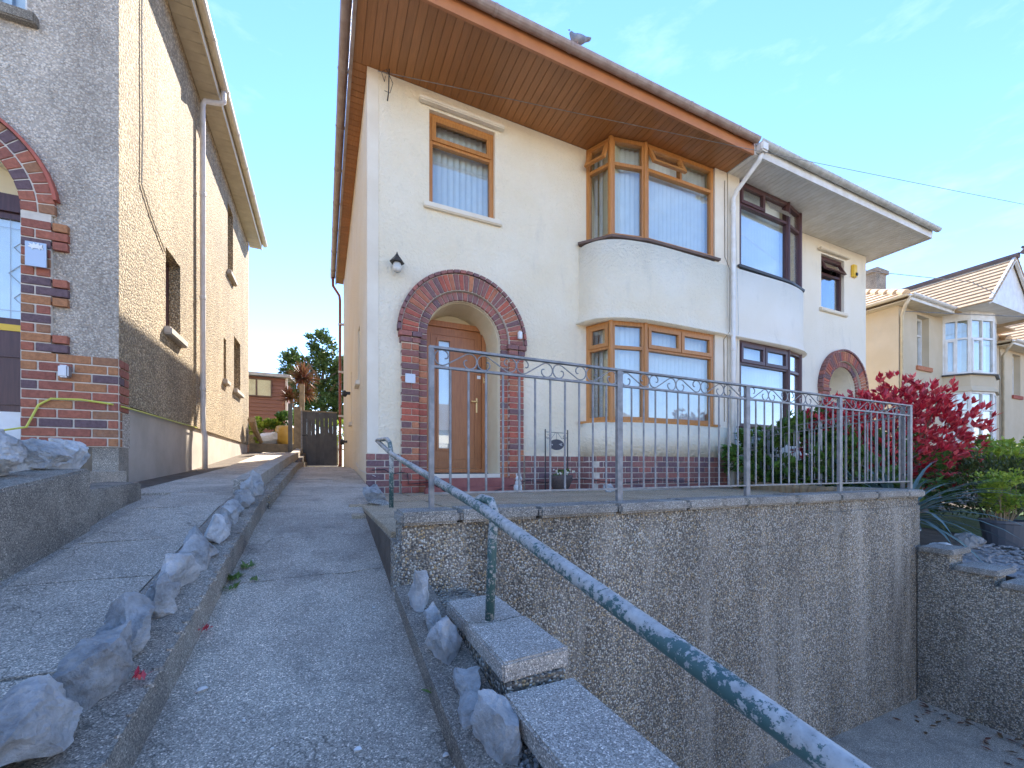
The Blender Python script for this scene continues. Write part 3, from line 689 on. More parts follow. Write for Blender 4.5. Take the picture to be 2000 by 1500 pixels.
# ------------------------------------------------------------------ galvanised railing
def scroll_pts(L, h, flip_h, flip_v):
    pts = []; r0 = h*.47
    for i in range(15):     # inner curl -> big arc -> diagonal
        a = R(430-(430-60)*i/14); rr = r0 if a < R(280) else lerp(r0, r0*.38, (a-R(280))/R(150)); pts.append((r0+rr*math.cos(a)+(r0-rr)*.35, r0+rr*math.sin(a)-(r0-rr)*.45))
    q = [(L-x, h-y) for x, y in pts][::-1]; pts = pts+q
    if flip_v: pts = [(x, h-y) for x, y in pts]
    if flip_h: pts = [(L-x, y) for x, y in pts]
    return pts
def railing(name, label, p0, p1, nposts, zt, zm, zb, zbase, nbars, units, group=None, bar_r=.0065, post_w=.02):
    a = Vector((*p0,0)); b2 = Vector((*p1,0)); L = (b2-a).length; t = (b2-a)/L; n = Vector((t.y,-t.x,0))
    root = thing(name, label, 'railing', (*p0, zbase), group)
    def P(u, d, z): q = a+t*u+n*d; return (q.x,q.y,z)
    def hbar(mb,u0,u1,d,z0,z1): mb.hexa([P(u0,d,z0),P(u1,d,z0),P(u1,-d,z0),P(u0,-d,z0),P(u0,d,z1),P(u1,d,z1),P(u1,-d,z1),P(u0,-d,z1)])
    posts = [L*i/(nposts-1) for i in range(nposts)]
    for i, u in enumerate(posts):
        mb = MB(); w = post_w if 0 < i else post_w*.6
        hbar(mb,u-w,u+w,.012,zbase,zt-.003); mb.build('post','galvanised',root)
    mb = MB(); hbar(mb,-.012,L+.02,.014,zt-.002,zt+.010); mb.build('top_rail','galvanised',root)
    mb = MB(); hbar(mb,0,L,.010,zm-.006,zm+.006); mb.build('middle_rail','galvanised',root)
    mb = MB(); hbar(mb,0,L,.010,zb-.005,zb+.005); mb.build('bottom_rail','galvanised',root)
    for i in range(nposts-1):
        for k in range(1, nbars+1):
            u = lerp(posts[i],posts[i+1],k/(nbars+1)); mb = MB().tube([P(u,0,zb),P(u,0,zm)], bar_r, 6); mb.build('bar','galvanised',root)
        ul = (posts[i+1]-posts[i]-.03)/units; h = zt-zm-.008
        for k in range(units):
            u0 = posts[i]+.015+k*ul; odd = (i*units+k) % 2
            pts = scroll_pts(ul-.002, h, False, odd == 0)
            mb = MB().tube([P(u0+x,0,zm+.006+y) for x, y in pts], .0038, 5); mb.build('scroll','galvanised',root)
    return root
railing('railing', 'galvanised scroll-topped railing standing on the coping of the retaining wall', (.494,2.06), (5.39-.2,2.06), 5, .605, .512, -.125, -.215, 11, 5)
railing('railing', 'galvanised railing running back from the coping corner to the house, against the bushes', (5.2,2.12), (6.92,5.3), 4, .60, .51, -.14, -.34, 10, 5)

# ------------------------------------------------------------------ main house
SZ = 5.06
house = thing('semi_detached_house', 'cream rendered house with golden oak windows, brick arch porch and brown soffit', 'house', (3.4,5.5,TZ))
PX = 6.3    # party line
cx, cz, hw = 1.785, 1.78, .53
mb = MB()
wall_boxes(mb,'x',YF,.25,WX,3.81,2.75,SZ,[(1.29,2.24,3.55,4.81)])
arch_wall(mb,YF,.25,WX,3.81,-.4,2.75,cx,cz,hw)
mb.build('front_wall','cream_render',house)
mb = MB(); wall_boxes(mb,'y',WX,.25,YF+.25,12.3,-.4,SZ,[(6.75,7.05,1.35,2.2),(8.6,8.8,.9,1.9)]); mb.build('side_wall','cream_render',house)
box('corner_pilaster','smooth_white',house, WX-.004, WX+.13, YF-.006, YF+.1, .2, SZ)
mb = MB().box(.76,PX,12.05,12.3,-.4,SZ).box(.76,PX,5.75,12.05,SZ-.1,SZ-.02); mb.build('rear_wall','cream_render',house)
for (y0,y1,z0,z1) in [(6.75,7.05,1.35,2.2),(8.6,8.8,.9,1.9)]:
    w = window_unit(house,(WX+.1,y1),(WX+.1,y0),z0,z1,'white_upvc',[(0,1,0,1,False)],.04,blind=False)
    box('sill','smooth_white',w, WX-.06, WX+.1, y0-.05, y1+.05, z0-.07, z0-.002, bevel=.008)
# curved bay
def smooth_plan(pts, n=5):
    out = []
    for i in range(len(pts)-1):
        p0 = pts[max(i-1,0)]; p1 = pts[i]; p2 = pts[i+1]; p3 = pts[min(i+2,len(pts)-1)]
        for k in range(n):
            t = k/n; out.append(tuple(.5*((2*p1[j])+(-p0[j]+p2[j])*t+(2*p0[j]-5*p1[j]+4*p2[j]-p3[j])*t*t+(-p0[j]+3*p1[j]-3*p2[j]+p3[j])*t**3) for j in (0,1)))
    return out+[pts[-1]]
BAY = smooth_plan([(3.66,5.52),(3.70,5.34),(3.82,5.16),(4.06,5.02),(4.40,4.94),(4.8,4.905),(5.4,4.90),(6.28,4.90)])
def mir(pl): return [(2*PX-x, y) for x, y in pl][::-1]
def bay_walls(parent, plan, mat):
    mb = MB(); mb.sweep(plan, [(0,.19),(0,.70)], .25); mb.build('bay_wall', mat, parent, smooth=True)
    mb = MB(); mb.sweep(plan, [(.06,2.255),(.055,2.275),(.02,2.33),(.0,2.45),(0,3.46)], .3); mb.build('bay_wall', mat, parent, smooth=True)
bay_walls(house, BAY, 'cream_render')
mb = MB(); mb.sweep(BAY, [(-.012,TZ-.05),(-.012,.19)], .2); bp = mb.build('bay_plinth','mortar',house)
brick_run(bp, BAY, -.32, 6, 'brick_plum')
box('party_pier','smooth_white',house, 6.0, 6.285, 4.925, 5.6, .7, SZ); 
WP = [(3.80,5.50),(3.985,5.105),(4.55,4.985),(5.985,4.945)]
def bay_windows(parent, WP, z0, z1, mat, flip, opens, blind=True, hd=.26):
    segs = list(zip(WP, WP[1:])); 
    for i, (a, b2) in enumerate(segs):
        k = i if not flip else 2-i; f0 = 1-hd
        if k == 0: lights = [(0,1,0,f0,False),(0,1,f0,1,True)]
        elif k == 1: lights = [(0,1,0,f0,False),(0,1,f0,1,False)]
        else: lights = [(0,1,0,f0,False),(0,.5,f0,1,True),(.5,1,f0,1,True if z0 < 2 else False)]
        ol = [n for (kk,n) in opens if kk == k]
        window_unit(parent, a, b2, z0, z1, mat, lights, .06, .08, blind, 'bay_window', ol)
    for p in WP[1:-1]:
        mb = MB().tube([(p[0],p[1]+.01,z0),(p[0],p[1]+.01,z1)], .038, 8); mb.build('corner_post', mat, parent)
bay_windows(house, WP, 3.53, SZ-.01, 'golden_oak', False, [(0,1),(2,1)])
bay_windows(house, WP, .735, 2.252, 'golden_oak', False, [])
def sill_along(parent, WP, z, mat, ext, name='sill', th=.035, out=.07):
    pl = [(WP[0][0]-ext[0], WP[0][1]-.0)]+WP[1:-1]+[(WP[-1][0]+ext[1], WP[-1][1])]
    mb = MB(); mb.sweep(pl, [(out,z-th),(out+.005,z)], .12); return mb.build(name, mat, parent)
sill_along(house, WP, 3.528, 'weathered_oak', (.13,.09)); sill_along(house, WP, .733, 'golden_oak', (.13,.09), out=.06)
# small upper window, drip mould, sill
w = window_unit(house,(1.29,YF+.06),(2.24,YF+.06),3.55,4.81,'golden_oak',[(0,1,0,.70,False),(0,1,.70,1,True)],.06)
box('sill','smooth_white',house,1.21,2.33,YF-.055,YF+.06,3.47,3.548,bevel=.012)
box('drip_mould','smooth_white',house,1.15,2.36,YF-.085,YF-.002,4.845,4.90,bevel=.012)
# soffit: boards each a piece
def soffit(parent, x0, x1, y0, y1, z, mat, n, axis='x'):
    s = box('soffit', mat, parent, x0, x1, y0, y1, z+.012, z+.03)
    k = 0; st = ((x1-x0) if axis == 'x' else (y1-y0))/n; me = None
    for i in range(n):
        if me is None:
            mb = MB()
            if axis == 'x': mb.box(-st/2+.0035, st/2-.0035, y0, y1, 0, .0115)
            else: mb.box(x0, x1, -st/2+.0035, st/2-.0035, 0, .0115)
            me = bpy.data.meshes.new('board'); me.from_pydata(mb.v,[],mb.f); me.materials.append(MATS[mat])
        o = bpy.data.objects.new('board', me); C.objects.link(o); o.parent = s
        o.location = (Vector((x0+(i+.5)*st,0,z)) if axis == 'x' else Vector((0,y0+(i+.5)*st,z)))-base_of(parent)
    return s
soffit(house, .335, PX-.02, 4.46, 5.495, SZ, 'soffit_oak', 58)
soffit(house, .335, WX-.002, 5.50, 12.3, SZ, 'soffit_oak', 66, 'y')
box('fascia','fascia_orange',house,.30,PX-.02,4.425,4.458,SZ-.03,SZ+.16); box('fascia','gutter_brown',house,.30,.333,4.46,12.32,SZ-.03,SZ+.16)
def gutter(parent, p0, p1, mat, r=.062, brackets=.9, name='gutter'):
    a = Vector(p0); b2 = Vector(p1); d = (b2-a); L = d.length; t = d/L; s = Vector((t.y,-t.x,0)); mb = MB()
    arc = [R(180+180*i/8) for i in range(9)]
    prof = [(math.cos(q)*r, math.sin(q)*r) for q in arc]+[(math.cos(q)*(r-.005), math.sin(q)*(r-.005)) for q in arc[::-1]]
    mb.extr([a+s*x+Vector((0,0,z)) for x, z in prof], d); g = mb.build(name, mat, parent)
    n = int(L/brackets)
    for i in range(n):
        q = a+t*(i+.5)*L/n; mb = MB()
        pr = [(math.cos(w)*(r+.006), math.sin(w)*(r+.006)) for w in arc]+[(math.cos(w)*(r+.0005), math.sin(w)*(r+.0005)) for w in arc[::-1]]
        mb.extr([q+s*x+Vector((0,0,z)) for x, z in pr], t*.03); mb.build('bracket', mat, g)
    return g
gutter(house,(.26,4.358,SZ+.16),(PX-.03,4.358,SZ+.16),'gutter_brown'); gutter(house,(.235,12.33,SZ+.16),(.235,4.36,SZ+.16),'gutter_brown')
mb = MB(); e = [(.30,4.40,SZ+.165),(PX,4.40,SZ+.165),(PX,12.35,SZ+.165),(.30,12.35,SZ+.165)]; rd = [(3.6,7.9,SZ+2.6),(PX,7.9,SZ+2.6),(PX,8.9,SZ+2.6),(3.6,8.9,SZ+2.6)]
mb.add(e+rd, [(0,1,5,4),(3,0,4,7),(2,3,7,6),(4,5,6,7),(3,2,1,0),(1,2,6,5)]); mb.build('roof','tile_dark',house)
# side downpipe with swan neck
mb = MB(); mb.tube([(.235,12.2,SZ+.10),(.24,12.2,SZ-.12),(.40,12.2,SZ-.36),(.415,12.2,SZ-.5),(.415,12.2,.1),(.40,12.15,.06)], .036, 10); mb.build('downpipe','pipe_terracotta',house,smooth=True)
for z in (1.4,2.6,3.9): box('pipe_clip','pale_pipe',house,.37,.52,12.16,12.24,z,z+.05)
# front plinth bricks
pm = box('plinth','mortar',house, WX-.005, .90, YF-.025, YF, TZ-.04, .19); brick_run(pm, [(WX-.02,YF-.035),(.895,YF-.035)], -.32, 6, 'brick_plum')
pm = box('plinth','mortar',house, 2.70, 3.68, YF-.025, YF, TZ-.04, .19); brick_run(pm, [(2.70,YF-.035),(3.66,YF-.035)], -.32, 6, 'brick_plum')
# brick arch porch
def porch(parent, cx, cz, hw, y, zb, rows, mats, ro=.92):
    arch = MB()
    ring_mesh(arch, cx, cz, hw+.012, hw+.12, y-.02, y+.02); ring_mesh(arch, cx, cz, hw+.1205, ro-.045, y-.07, y+.02)
    for sg_ in (-1,1):
        for (q0,q1,yy) in ((hw+.010,hw+.12,y-.02),(hw+.1205,hw+.34,y-.07)):
            l_, h_ = sorted((cx+sg_*q0, cx+sg_*q1)); arch.box(l_, h_, yy, y-.001, zb, cz)
    a = arch.build('brick_arch','mortar',parent)
    arch_ring(a, cx, cz, hw+.005, hw+.115, y-.035, 25, mats[1], d=.13)
    arch_ring(a, cx, cz, hw+.127, ro-.055, y-.085, 35, mats[0], d=.12)
    arch_ring(a, cx, cz, ro-.043, ro, y-.105, 30, mats[1], d=.13, name='hood_tile')
    for s in (-1,1):
        x0, x1 = (cx-hw-.345, cx-hw-.115) if s < 0 else (cx+hw+.115, cx+hw+.345)
        xi0, xi1 = (cx-hw-.112, cx-hw) if s < 0 else (cx+hw, cx+hw+.112)
        ch = (cz-.16-zb)/rows
        for r in range(rows):
            z = zb+(r+.5)*ch
            if r % 2: brick(a,(x0+x1)/2,y-.085,z,.22,ch-.011,mats[0],0,.12)
            else:
                sp = .58 if s < 0 else .55
                w = .23*sp; brick(a,x0+w/2,y-.085,z,w-.011,ch-.011,mats[0],0,.12); brick(a,x0+w+(.23-w)/2,y-.085,z,.23-w-.009,ch-.011,mats[0],0,.12)
            brick(a,(xi0+xi1)/2,y-.035,z,.104,ch-.011,mats[0],0,.13)
        for k, (o, zz) in enumerate(((.012,cz-.115),(.03,cz-.04))):
            for w0, w1 in ((x0-o, x0+.13),(x0+.138, x1+o)):
                brick(a,(w0+w1)/2,y-.085-o,zz,w1-w0,.064,mats[1],0,.13)
        for zz in (cz-.115,cz-.04): brick(a,(xi0+xi1)/2,y-.035,zz,.104,.066,mats[1],0,.13)
    return a
porch(house, cx, cz, hw, YF, TZ, 23, ('brick_red','brick_plum'))
# porch lining, door
mb = MB(); n = 24
for i in range(n):
    t0, t1 = math.pi*i/n, math.pi*(i+1)/n; r0, r1 = hw-.006, hw+.03
    q = [(cx+r*math.cos(t), yy, cz+r*math.sin(t)) for yy in (YF+.06, YF+.60) for r, t in ((r0,t0),(r1,t0),(r1,t1),(r0,t1))]
    mb.hexa(q)
mb.box(cx-hw-.03,cx-hw+.006,YF+.06,YF+.6,-.3,cz).box(cx+hw-.006,cx+hw+.03,YF+.06,YF+.6,-.3,cz)
mb.build('porch_lining','cream_paint',house)
mb = MB(); arch_wall(mb, YF+.601, .06, cx-hw-.1, cx+hw+.1, -.3, 2.6, cx, 1.6, .01)
mb.box(cx-.02,cx+.02,YF+.602,YF+.66,-.3,1.62); mb.build('porch_back','cream_paint',house)
box('porch_floor','smooth_white',house,cx-hw+.001,cx+hw-.001,YF-.02,YF+.6,-.30,-.075)
box('door_step','quarry_tile',house,cx-hw-.02,cx+hw+.12,YF-.26,YF-.022,-.34,-.13,bevel=.015); 
box('door_step','quarry_tile',house,cx-hw-.10,cx+hw+.16,YF-.36,YF-.265,-.345,-.245,bevel=.015)
door = MB().box(cx-.505,cx-.44,YF+.50,YF+.59,-.07,2.18).box(cx+.44,cx+.505,YF+.50,YF+.59,-.07,2.18).box(cx-.44,cx+.44,YF+.502,YF+.59,2.10,2.18).box(cx-.44,cx+.44,YF+.503,YF+.59,-.07,.0).build('door_frame','door_oak',house)
dl = MB(); dx0, dx1, gz0, gz1, gx0, gx1 = cx-.438, cx+.438, .30, 1.90, cx-.23, cx-.06
wall_boxes(dl,'x',YF+.535,.045,dx0,dx1,.003,2.098,[(gx0,gx1,gz0,gz1)]); leafo = dl.build('door','door_oak',house)
def frame_rect(parent, mat, x0,x1,z0,z1,w,y0,y1,name):
    return MB().box(x0-w,x1+w,y0,y1,z0-w,z0).box(x0-w,x1+w,y0,y1,z1,z1+w).box(x0-w,x0,y0+.001,y1,z0,z1).box(x1,x1+w,y0+.001,y1,z0,z1).build(name,mat,parent)
frame_rect(leafo,'door_oak',gx0,gx1,gz0,gz1,.035,YF+.518,YF+.536,'glazing_bead'); frame_rect(leafo,'door_oak',cx-.33,cx+.33,.16,1.98,.022,YF+.524,YF+.536,'moulding')
box('pane','window_glass',leafo,gx0,gx1,YF+.55,YF+.556,gz0,gz1); box('pane_backing','blind_fabric',leafo,gx0,gx1,YF+.575,YF+.58,gz0,gz1)
MB().tube([(cx+.36,YF+.535,1.02),(cx+.36,YF+.48,1.02),(cx+.26,YF+.475,1.02)],.011,8).build('handle','brass',leafo); box('handle_plate','brass',leafo,cx+.345,cx+.375,YF+.527,YF+.5355,.86,1.08)
fit_ = MB().box(cx+.460,cx+.471,YF+.492,YF+.4995,1.315,1.405).build('brass_fitting','brass',house)
MB().tube([(cx+.470,YF+.496,1.36),(cx+.490,YF+.496,1.39)],.004,5).build('upper_arm','brass',fit_); MB().tube([(cx+.470,YF+.496,1.352),(cx+.490,YF+.496,1.322)],.004,5).build('lower_arm','brass',fit_)
box('door_number_plate','black_iron',house,cx+.37,cx+.43,YF+.528,YF+.5345,1.47,1.57); box('bell_push','white_paint',house,cx+.372,cx+.428,YF+.526,YF+.5345,1.38,1.43)
tag(box('doormat','black_iron',None,cx-.36,cx+.36,YF+.02,YF+.44,-.075,-.06),'dark doormat lying in the brick arch porch','doormat')
tag(MB().box(2.545,2.605,YF-.155,YF-.10,1.86,1.97).build('alarm_sensor','white_paint',bevel=.01),'small white sensor box fixed to the brick arch','sensor')
tag(box('house_plaque','steel_plate',None,.955,1.085,YF-.112,YF-.098,1.10,1.22,bevel=.004),'blank pale plaque fixed to the left pillar of the brick arch','plaque')
wl = thing('wall_lantern','black carriage lantern with globe fixed to the cream wall beside the arch','lantern',(.85,YF-.05,2.5))
mb = MB().lathe((.85,YF-.13,2.60),[(.088,0),(.092,.012),(.042,.07),(.012,.115),(.004,.14)],6); mb.build('hood','black_iron',wl); mb = MB().lathe((.85,YF-.13,2.45),[(.02,.03),(.048,.05),(.058,.09),(.05,.13),(.045,.149)],14); mb.build('globe','lamp_glass',wl,smooth=True)
box('bracket','black_iron',wl,.835,.865,YF-.10,YF+.001,2.60,2.66)
# oval name plaque on stand
sg = thing('name_sign','black iron stand with a hanging oval name plaque in front of the brick plinth','sign',(3.08,5.2,TZ))
for x in (2.894,3.268): MB().tube([(x,5.2,TZ),(x,5.2,.565)],.009,8).build('post','black_iron',sg)
MB().tube([(2.894,5.2,.525),(3.268,5.2,.515)],.004,6).build('cross_bar','black_iron',sg)
for s in (-1,1):
    xc = 3.081; pts = [(xc+s*(.185-.045+.03*math.cos(a)*(1-.0)), 5.2, .455+.03*math.sin(a)) for a in [R(60+30*i) for i in range(11)]]+[(xc+s*.09,5.2,.43),(xc+s*.02,5.2,.515)]
    MB().tube(pts,.003,5).build('scroll','black_iron',sg)
mb = MB(); mb.extr([(3.081+.122*math.cos(R(a)),5.195,.345+.078*math.sin(R(a))) for a in range(0,360,12)],(0,.012,0)); pq = mb.build('plaque','dark_plaque',sg)
MB().tube([(3.081,5.2,.515),(3.081,5.2,.42)],.0025,5).build('hook','black_iron',sg)
def strokes(name, mat, parent, c, k, lines, r):
    """painted strokes tracing the letter fragments that can still be seen; lines in plaque units"""
    for i, pl in enumerate(lines): MB().tube([(c[0]+x*k, c[1], c[2]+z*k) for x, z in pl], r, 5).build(name, mat, parent)
strokes('letter_fragment','white_paint',pq,(3.081,5.194,.345),.000244,
    [[(-380,40),(-325,0),(-315,-40)],[(-300,30),(-280,-20),(-315,-40)],[(160,55),(195,15),(255,10)],[(250,80),(262,-50)],[(320,75),(320,-50)],[(320,70),(372,70)],[(320,-48),(375,-48)]],.0028)  # fragments of an unreadable name, the other letters left out
fp = thing('flower_pot','round wicker pot of white and blue flowers beneath the oval sign','flower pot',(3.10,5.12,TZ))
MB().lathe((3.10,5.12,TZ),[(.09,0),(.13,.06),(.165,.15),(.178,.22),(.165,.225),(.15,.20)],18).build('pot','wicker',fp,smooth=True)
foliage((3.10,5.12,-.08),(.15,.15,.06),260,.05,.014,51,.8).build('foliage','leaf_green',fp,recalc=False)
mb = MB(); r2 = random.Random(9)
for i in range(26):
    p = Vector((3.10+r2.uniform(-.15,.15),5.12+r2.uniform(-.15,.12),-.06+r2.uniform(-.02,.05)))
    for k in range(5): leaf(mb,p,Vector((math.cos(k*1.256),-.5,math.sin(k*1.256))),Vector((0,-1,.3)),.018,.007)
fl_ = mb.build('flowers','petal_white',fp,recalc=False); fl_['kind'] = 'stuff'
# little dog ornament
dg_ = thing('dog_ornament','small white seated dog ornament on the terrace by the arch','ornament',(2.35,4.97,TZ))
bm = bmesh.new()
for (x,y,z,r,sx,sz) in [(0,0,.065,.06,1,1.15),(0,-.015,.125,.045,1,1.1),(0,-.03,.185,.045,1,.95),(0,-.075,.178,.02,1,.8),(-.03,-.045,.02,.022,1,1.),(.03,-.045,.02,.022,1,1.),(-.028,-.02,.235,.014,.7,1.6),(.028,-.02,.235,.014,.7,1.6)]:
    q = bmesh.ops.create_icosphere(bm,subdivisions=2,radius=r,matrix=Matrix.Translation((x,y,z))@Matrix.Diagonal((sx,1,sz,1)))
me = bpy.data.meshes.new('body'); bm.to_mesh(me); bm.free(); me.materials.append(MATS['stone_white'])
for p in me.polygons: p.use_smooth = True
o = bpy.data.objects.new('body',me); C.objects.link(o); o.parent = dg_
mb = MB()
for (x,z) in ((-.017,.195),(.017,.195),(0,.178)): mb.lathe((x,-.076 if z > .19 else -.096,z),[(.002,-.004),(.005,0),(.002,.004)],6)
e = mb.build('eyes_and_nose','black_iron'); e.parent = dg_
rock('grey_rock',.42,3.95,TZ+.09,.10,.10,.125,77,'upright blue-grey rock beside the terrace entrance step',None)
rock('mortar_mound',.47,3.86,TZ+.01,.16,.13,.04,78,'flat grey mortar mound at the foot of the upright rock',None,'coping_stone')
rock('grey_rock',3.55,4.6,TZ+.05,.09,.06,.07,79,'small brown-grey stone on the terrace before the bay plinth',None)
# cables on the house
def cable(name,label,pts,r,mat,group=None): return tag(MB().tube(pts,r,5).build(name,mat),label,'cable',group)
cable('aerial_cable','thin looped black cable on a bracket at the top corner of the cream wall',[(.72,5.47,5.0),(.70,5.40,4.86),(.66,5.36,4.93),(.72,5.36,4.99),(.80,5.38,4.86),(.77,5.42,4.76),(.71,5.46,4.80)],.004,'black_iron')
tag(MB().tube([(.75,5.50,4.72),(.75,5.40,4.74),(.755,5.38,5.02)],.008,6).build('cable_bracket','black_iron'),'short black iron bracket at the top corner of the cream wall','bracket')
cable('flex','loose dark cable trailing along the brick plinth from the porch',[(.55,5.44,-.02),(.7,5.44,-.01),(.8,5.43,-.07),(.9,5.40,-.05),(.98,5.39,-.06),(1.0,5.39,-.20),(1.25,5.30,-.18),(1.4,5.1,-.29),(2.0,5.05,-.31),(2.7,5.38,-.17),(3.0,5.40,-.21),(3.6,5.35,-.16),(4.0,4.9,-.22),(4.6,4.83,-.17),(5.6,4.8,-.22)],.006,'black_iron')
cable('flex','pale thin wire running along the foot of the cream side wall',[(.50,7.4,.10),(.495,6.6,-.02),(.495,6.0,-.04),(.49,5.5,-.05),(.6,5.45,-.1)],.004,'pale_pipe')
for i,(y,z,n_) in enumerate([(9.2,1.55,'black'),(10.4,.62,'black')]):
    t_ = thing('wall_fitting','small black outdoor fitting on the cream side wall '+('high up by the downpipe' if i==0 else 'low down by the gate'),'fitting',(WX,y,z))
    MB().box(.42,WX+.001,y-.04,y+.04,z-.02,z+.03).build('arm','black_iron',t_); MB().lathe((.40,y,z-.07),[(.03,0),(.05,.04),(.045,.1),(.015,.13)],8).build('head','black_iron',t_)
# twig debris on the verge corner
mb = MB(); r2 = random.Random(3)
for i in range(12):
    p = Vector((.27+r2.uniform(-.03,.16),4.34,SZ+.16)); pts = [p]
    for k in range(6): p = p+Vector((r2.uniform(-.04,.04),r2.uniform(-.03,.01),-r2.uniform(.02,.10)*(1 if i%3 else .5))); pts.append(p)
    mb.tube(pts,.004,4)
tag(mb.build('dead_creeper','pale_pipe'),'dry pale creeper stems hanging from the brown gutter corner','creeper')
# pigeon on the gutter
pg = thing('pigeon','grey pigeon with pinkish breast perched on the brown gutter','pigeon',(2.86,4.36,SZ+.225))
bm = bmesh.new()
V = [bm.verts.new(p) for p in [(-.075,0,.13),(-.06,0,.10),(-.03,0,.06),(.04,0,.055),(.12,0,.085),(.21,0,.115)]]
me = bpy.data.meshes.new('body'); bm.edges.new((V[0],V[1]))
for a, b2 in zip(V, V[1:]):
    if not bm.edges.get((a,b2)): bm.edges.new((a,b2))
bm.to_mesh(me); bm.free(); me.materials.append(MATS['pigeon_grey'])
o = bpy.data.objects.new('body',me); C.objects.link(o); o.parent = pg; o.rotation_euler = (0,0,R(-8))
sk = o.modifiers.new('s','SKIN'); 
for i, r_ in enumerate([(.022,.022),(.026,.026),(.05,.055),(.056,.055),(.036,.025),(.032,.007)]): me.skin_vertices[0].data[i].radius = r_
me.skin_vertices[0].data[3].use_root = True
o.modifiers.new('u','SUBSURF').levels = 2; o.modifiers['u'].render_levels = 2
MB().tube([(2.86-.090,4.36,SZ+.225+.130),(2.86-.118,4.364,SZ+.225+.122)],[.008,.002],6).build('beak','black_iron',pg)
for s in (-.02,.02): MB().tube([(2.87,4.36+s,SZ+.27),(2.87,4.36+s,SZ+.217)],.004,5).build('leg','pigeon_breast',pg)

# ------------------------------------------------------------------ right half of the pair
h2 = thing('semi_detached_house','white rendered adjoining house with dark rosewood windows and white soffit','house',(9,5.5,TZ))
RX = 11.80; cx2, hw2 = 10.80, .53
mb = MB(); wall_boxes(mb,'x',YF,.25,8.79,RX,2.75,SZ,[(10.02,10.90,3.56,4.76)]); arch_wall(mb,YF,.25,8.79,RX,-.6,2.75,cx2,cz,hw2); mb.build('front_wall','white_render',h2)
MB().box(RX-.25,RX,5.75,12.3,-.6,SZ).box(6.31,RX-.25,12.05,12.3,-.6,SZ).box(6.31,RX-.25,5.75,12.05,SZ-.1,SZ-.02).build('side_wall','white_render',h2)
BAY2 = mir(BAY); BAY2[0] = (6.32,BAY2[0][1])
mb = MB(); mb.sweep(BAY2, [(0,-.4),(0,.70)], .25); mb.build('bay_wall','white_render',h2,smooth=True)
mb = MB(); mb.sweep(BAY2, [(.06,2.255),(.055,2.275),(.02,2.33),(.0,2.45),(0,3.46)], .3); mb.build('bay_wall','white_render',h2,smooth=True)
WP2 = mir(WP)
bay_windows(h2, WP2, 3.53, SZ-.01, 'rosewood', True, [(2,2)], blind=True); bay_windows(h2, WP2, .735, 2.252, 'rosewood', True, [], blind=True)  # blinds added to stand in for the pale reflection in these panes
sill_along(h2, WP2, 3.528, 'black_iron', (.09,.13)); sill_along(h2, WP2, .733, 'rosewood', (.09,.13))
box('party_pier','smooth_white',h2,6.315,6.60,4.925,5.6,.7,SZ)
w = window_unit(h2,(10.02,YF+.06),(10.90,YF+.06),3.56,4.76,'rosewood',[(0,1,0,.68,False),(0,1,.68,1,True)],.06,blind=False,open_lights=(1,))
box('sill','smooth_white',h2,9.94,10.98,YF-.055,YF+.06,3.48,3.558,bevel=.012); box('drip_mould','smooth_white',h2,9.88,11.0,YF-.085,YF-.002,4.80,4.855,bevel=.012)
porch(h2, cx2, cz, hw2, YF, -.5, 25, ('brick_red','brick_plum'))
mb = MB()
for i in range(n):
    t0, t1 = math.pi*i/n, math.pi*(i+1)/n
    mb.hexa([(cx2+r*math.cos(t), yy, cz+r*math.sin(t)) for yy in (YF+.06, YF+.6) for r, t in ((hw2-.006,t0),(hw2+.03,t0),(hw2+.03,t1),(hw2-.006,t1))])
mb.box(cx2-hw2-.03,cx2-hw2+.006,YF+.06,YF+.6,-.5,cz).box(cx2+hw2-.006,cx2+hw2+.03,YF+.06,YF+.6,-.5,cz).box(cx2-hw2-.05,cx2+hw2+.05,YF+.601,YF+.65,-.5,2.5); mb.build('porch_lining','white_render',h2)
soffit(h2, PX, 12.10, 4.46, 5.495, SZ, 'white_upvc', 56)
box('fascia','white_upvc',h2,PX-.018,12.12,4.425,4.458,SZ-.03,SZ+.16); box('fascia','white_upvc',h2,12.102,12.13,4.46,12.3,SZ-.03,SZ+.16); box('soffit','white_upvc',h2,RX+.002,12.10,5.5,12.3,SZ,SZ+.02)
gutter(h2,(PX+.0,4.358,SZ+.15),(12.2,4.358,SZ+.15),'grey_gutter',brackets=.75)
mb = MB(); e = [(PX+.005,4.40,SZ+.165),(12.15,4.40,SZ+.165),(12.15,12.35,SZ+.165),(PX+.005,12.35,SZ+.165)]; rd = [(PX+.005,7.9,SZ+2.6),(8.9,7.9,SZ+2.6),(8.9,8.9,SZ+2.6),(PX+.005,8.9,SZ+2.6)]
mb.add(e+rd, [(0,1,5,4),(1,2,6,5),(2,3,7,6),(4,5,6,7),(3,2,1,0),(3,0,4,7)]); mb.build('roof','tile_dark',h2)
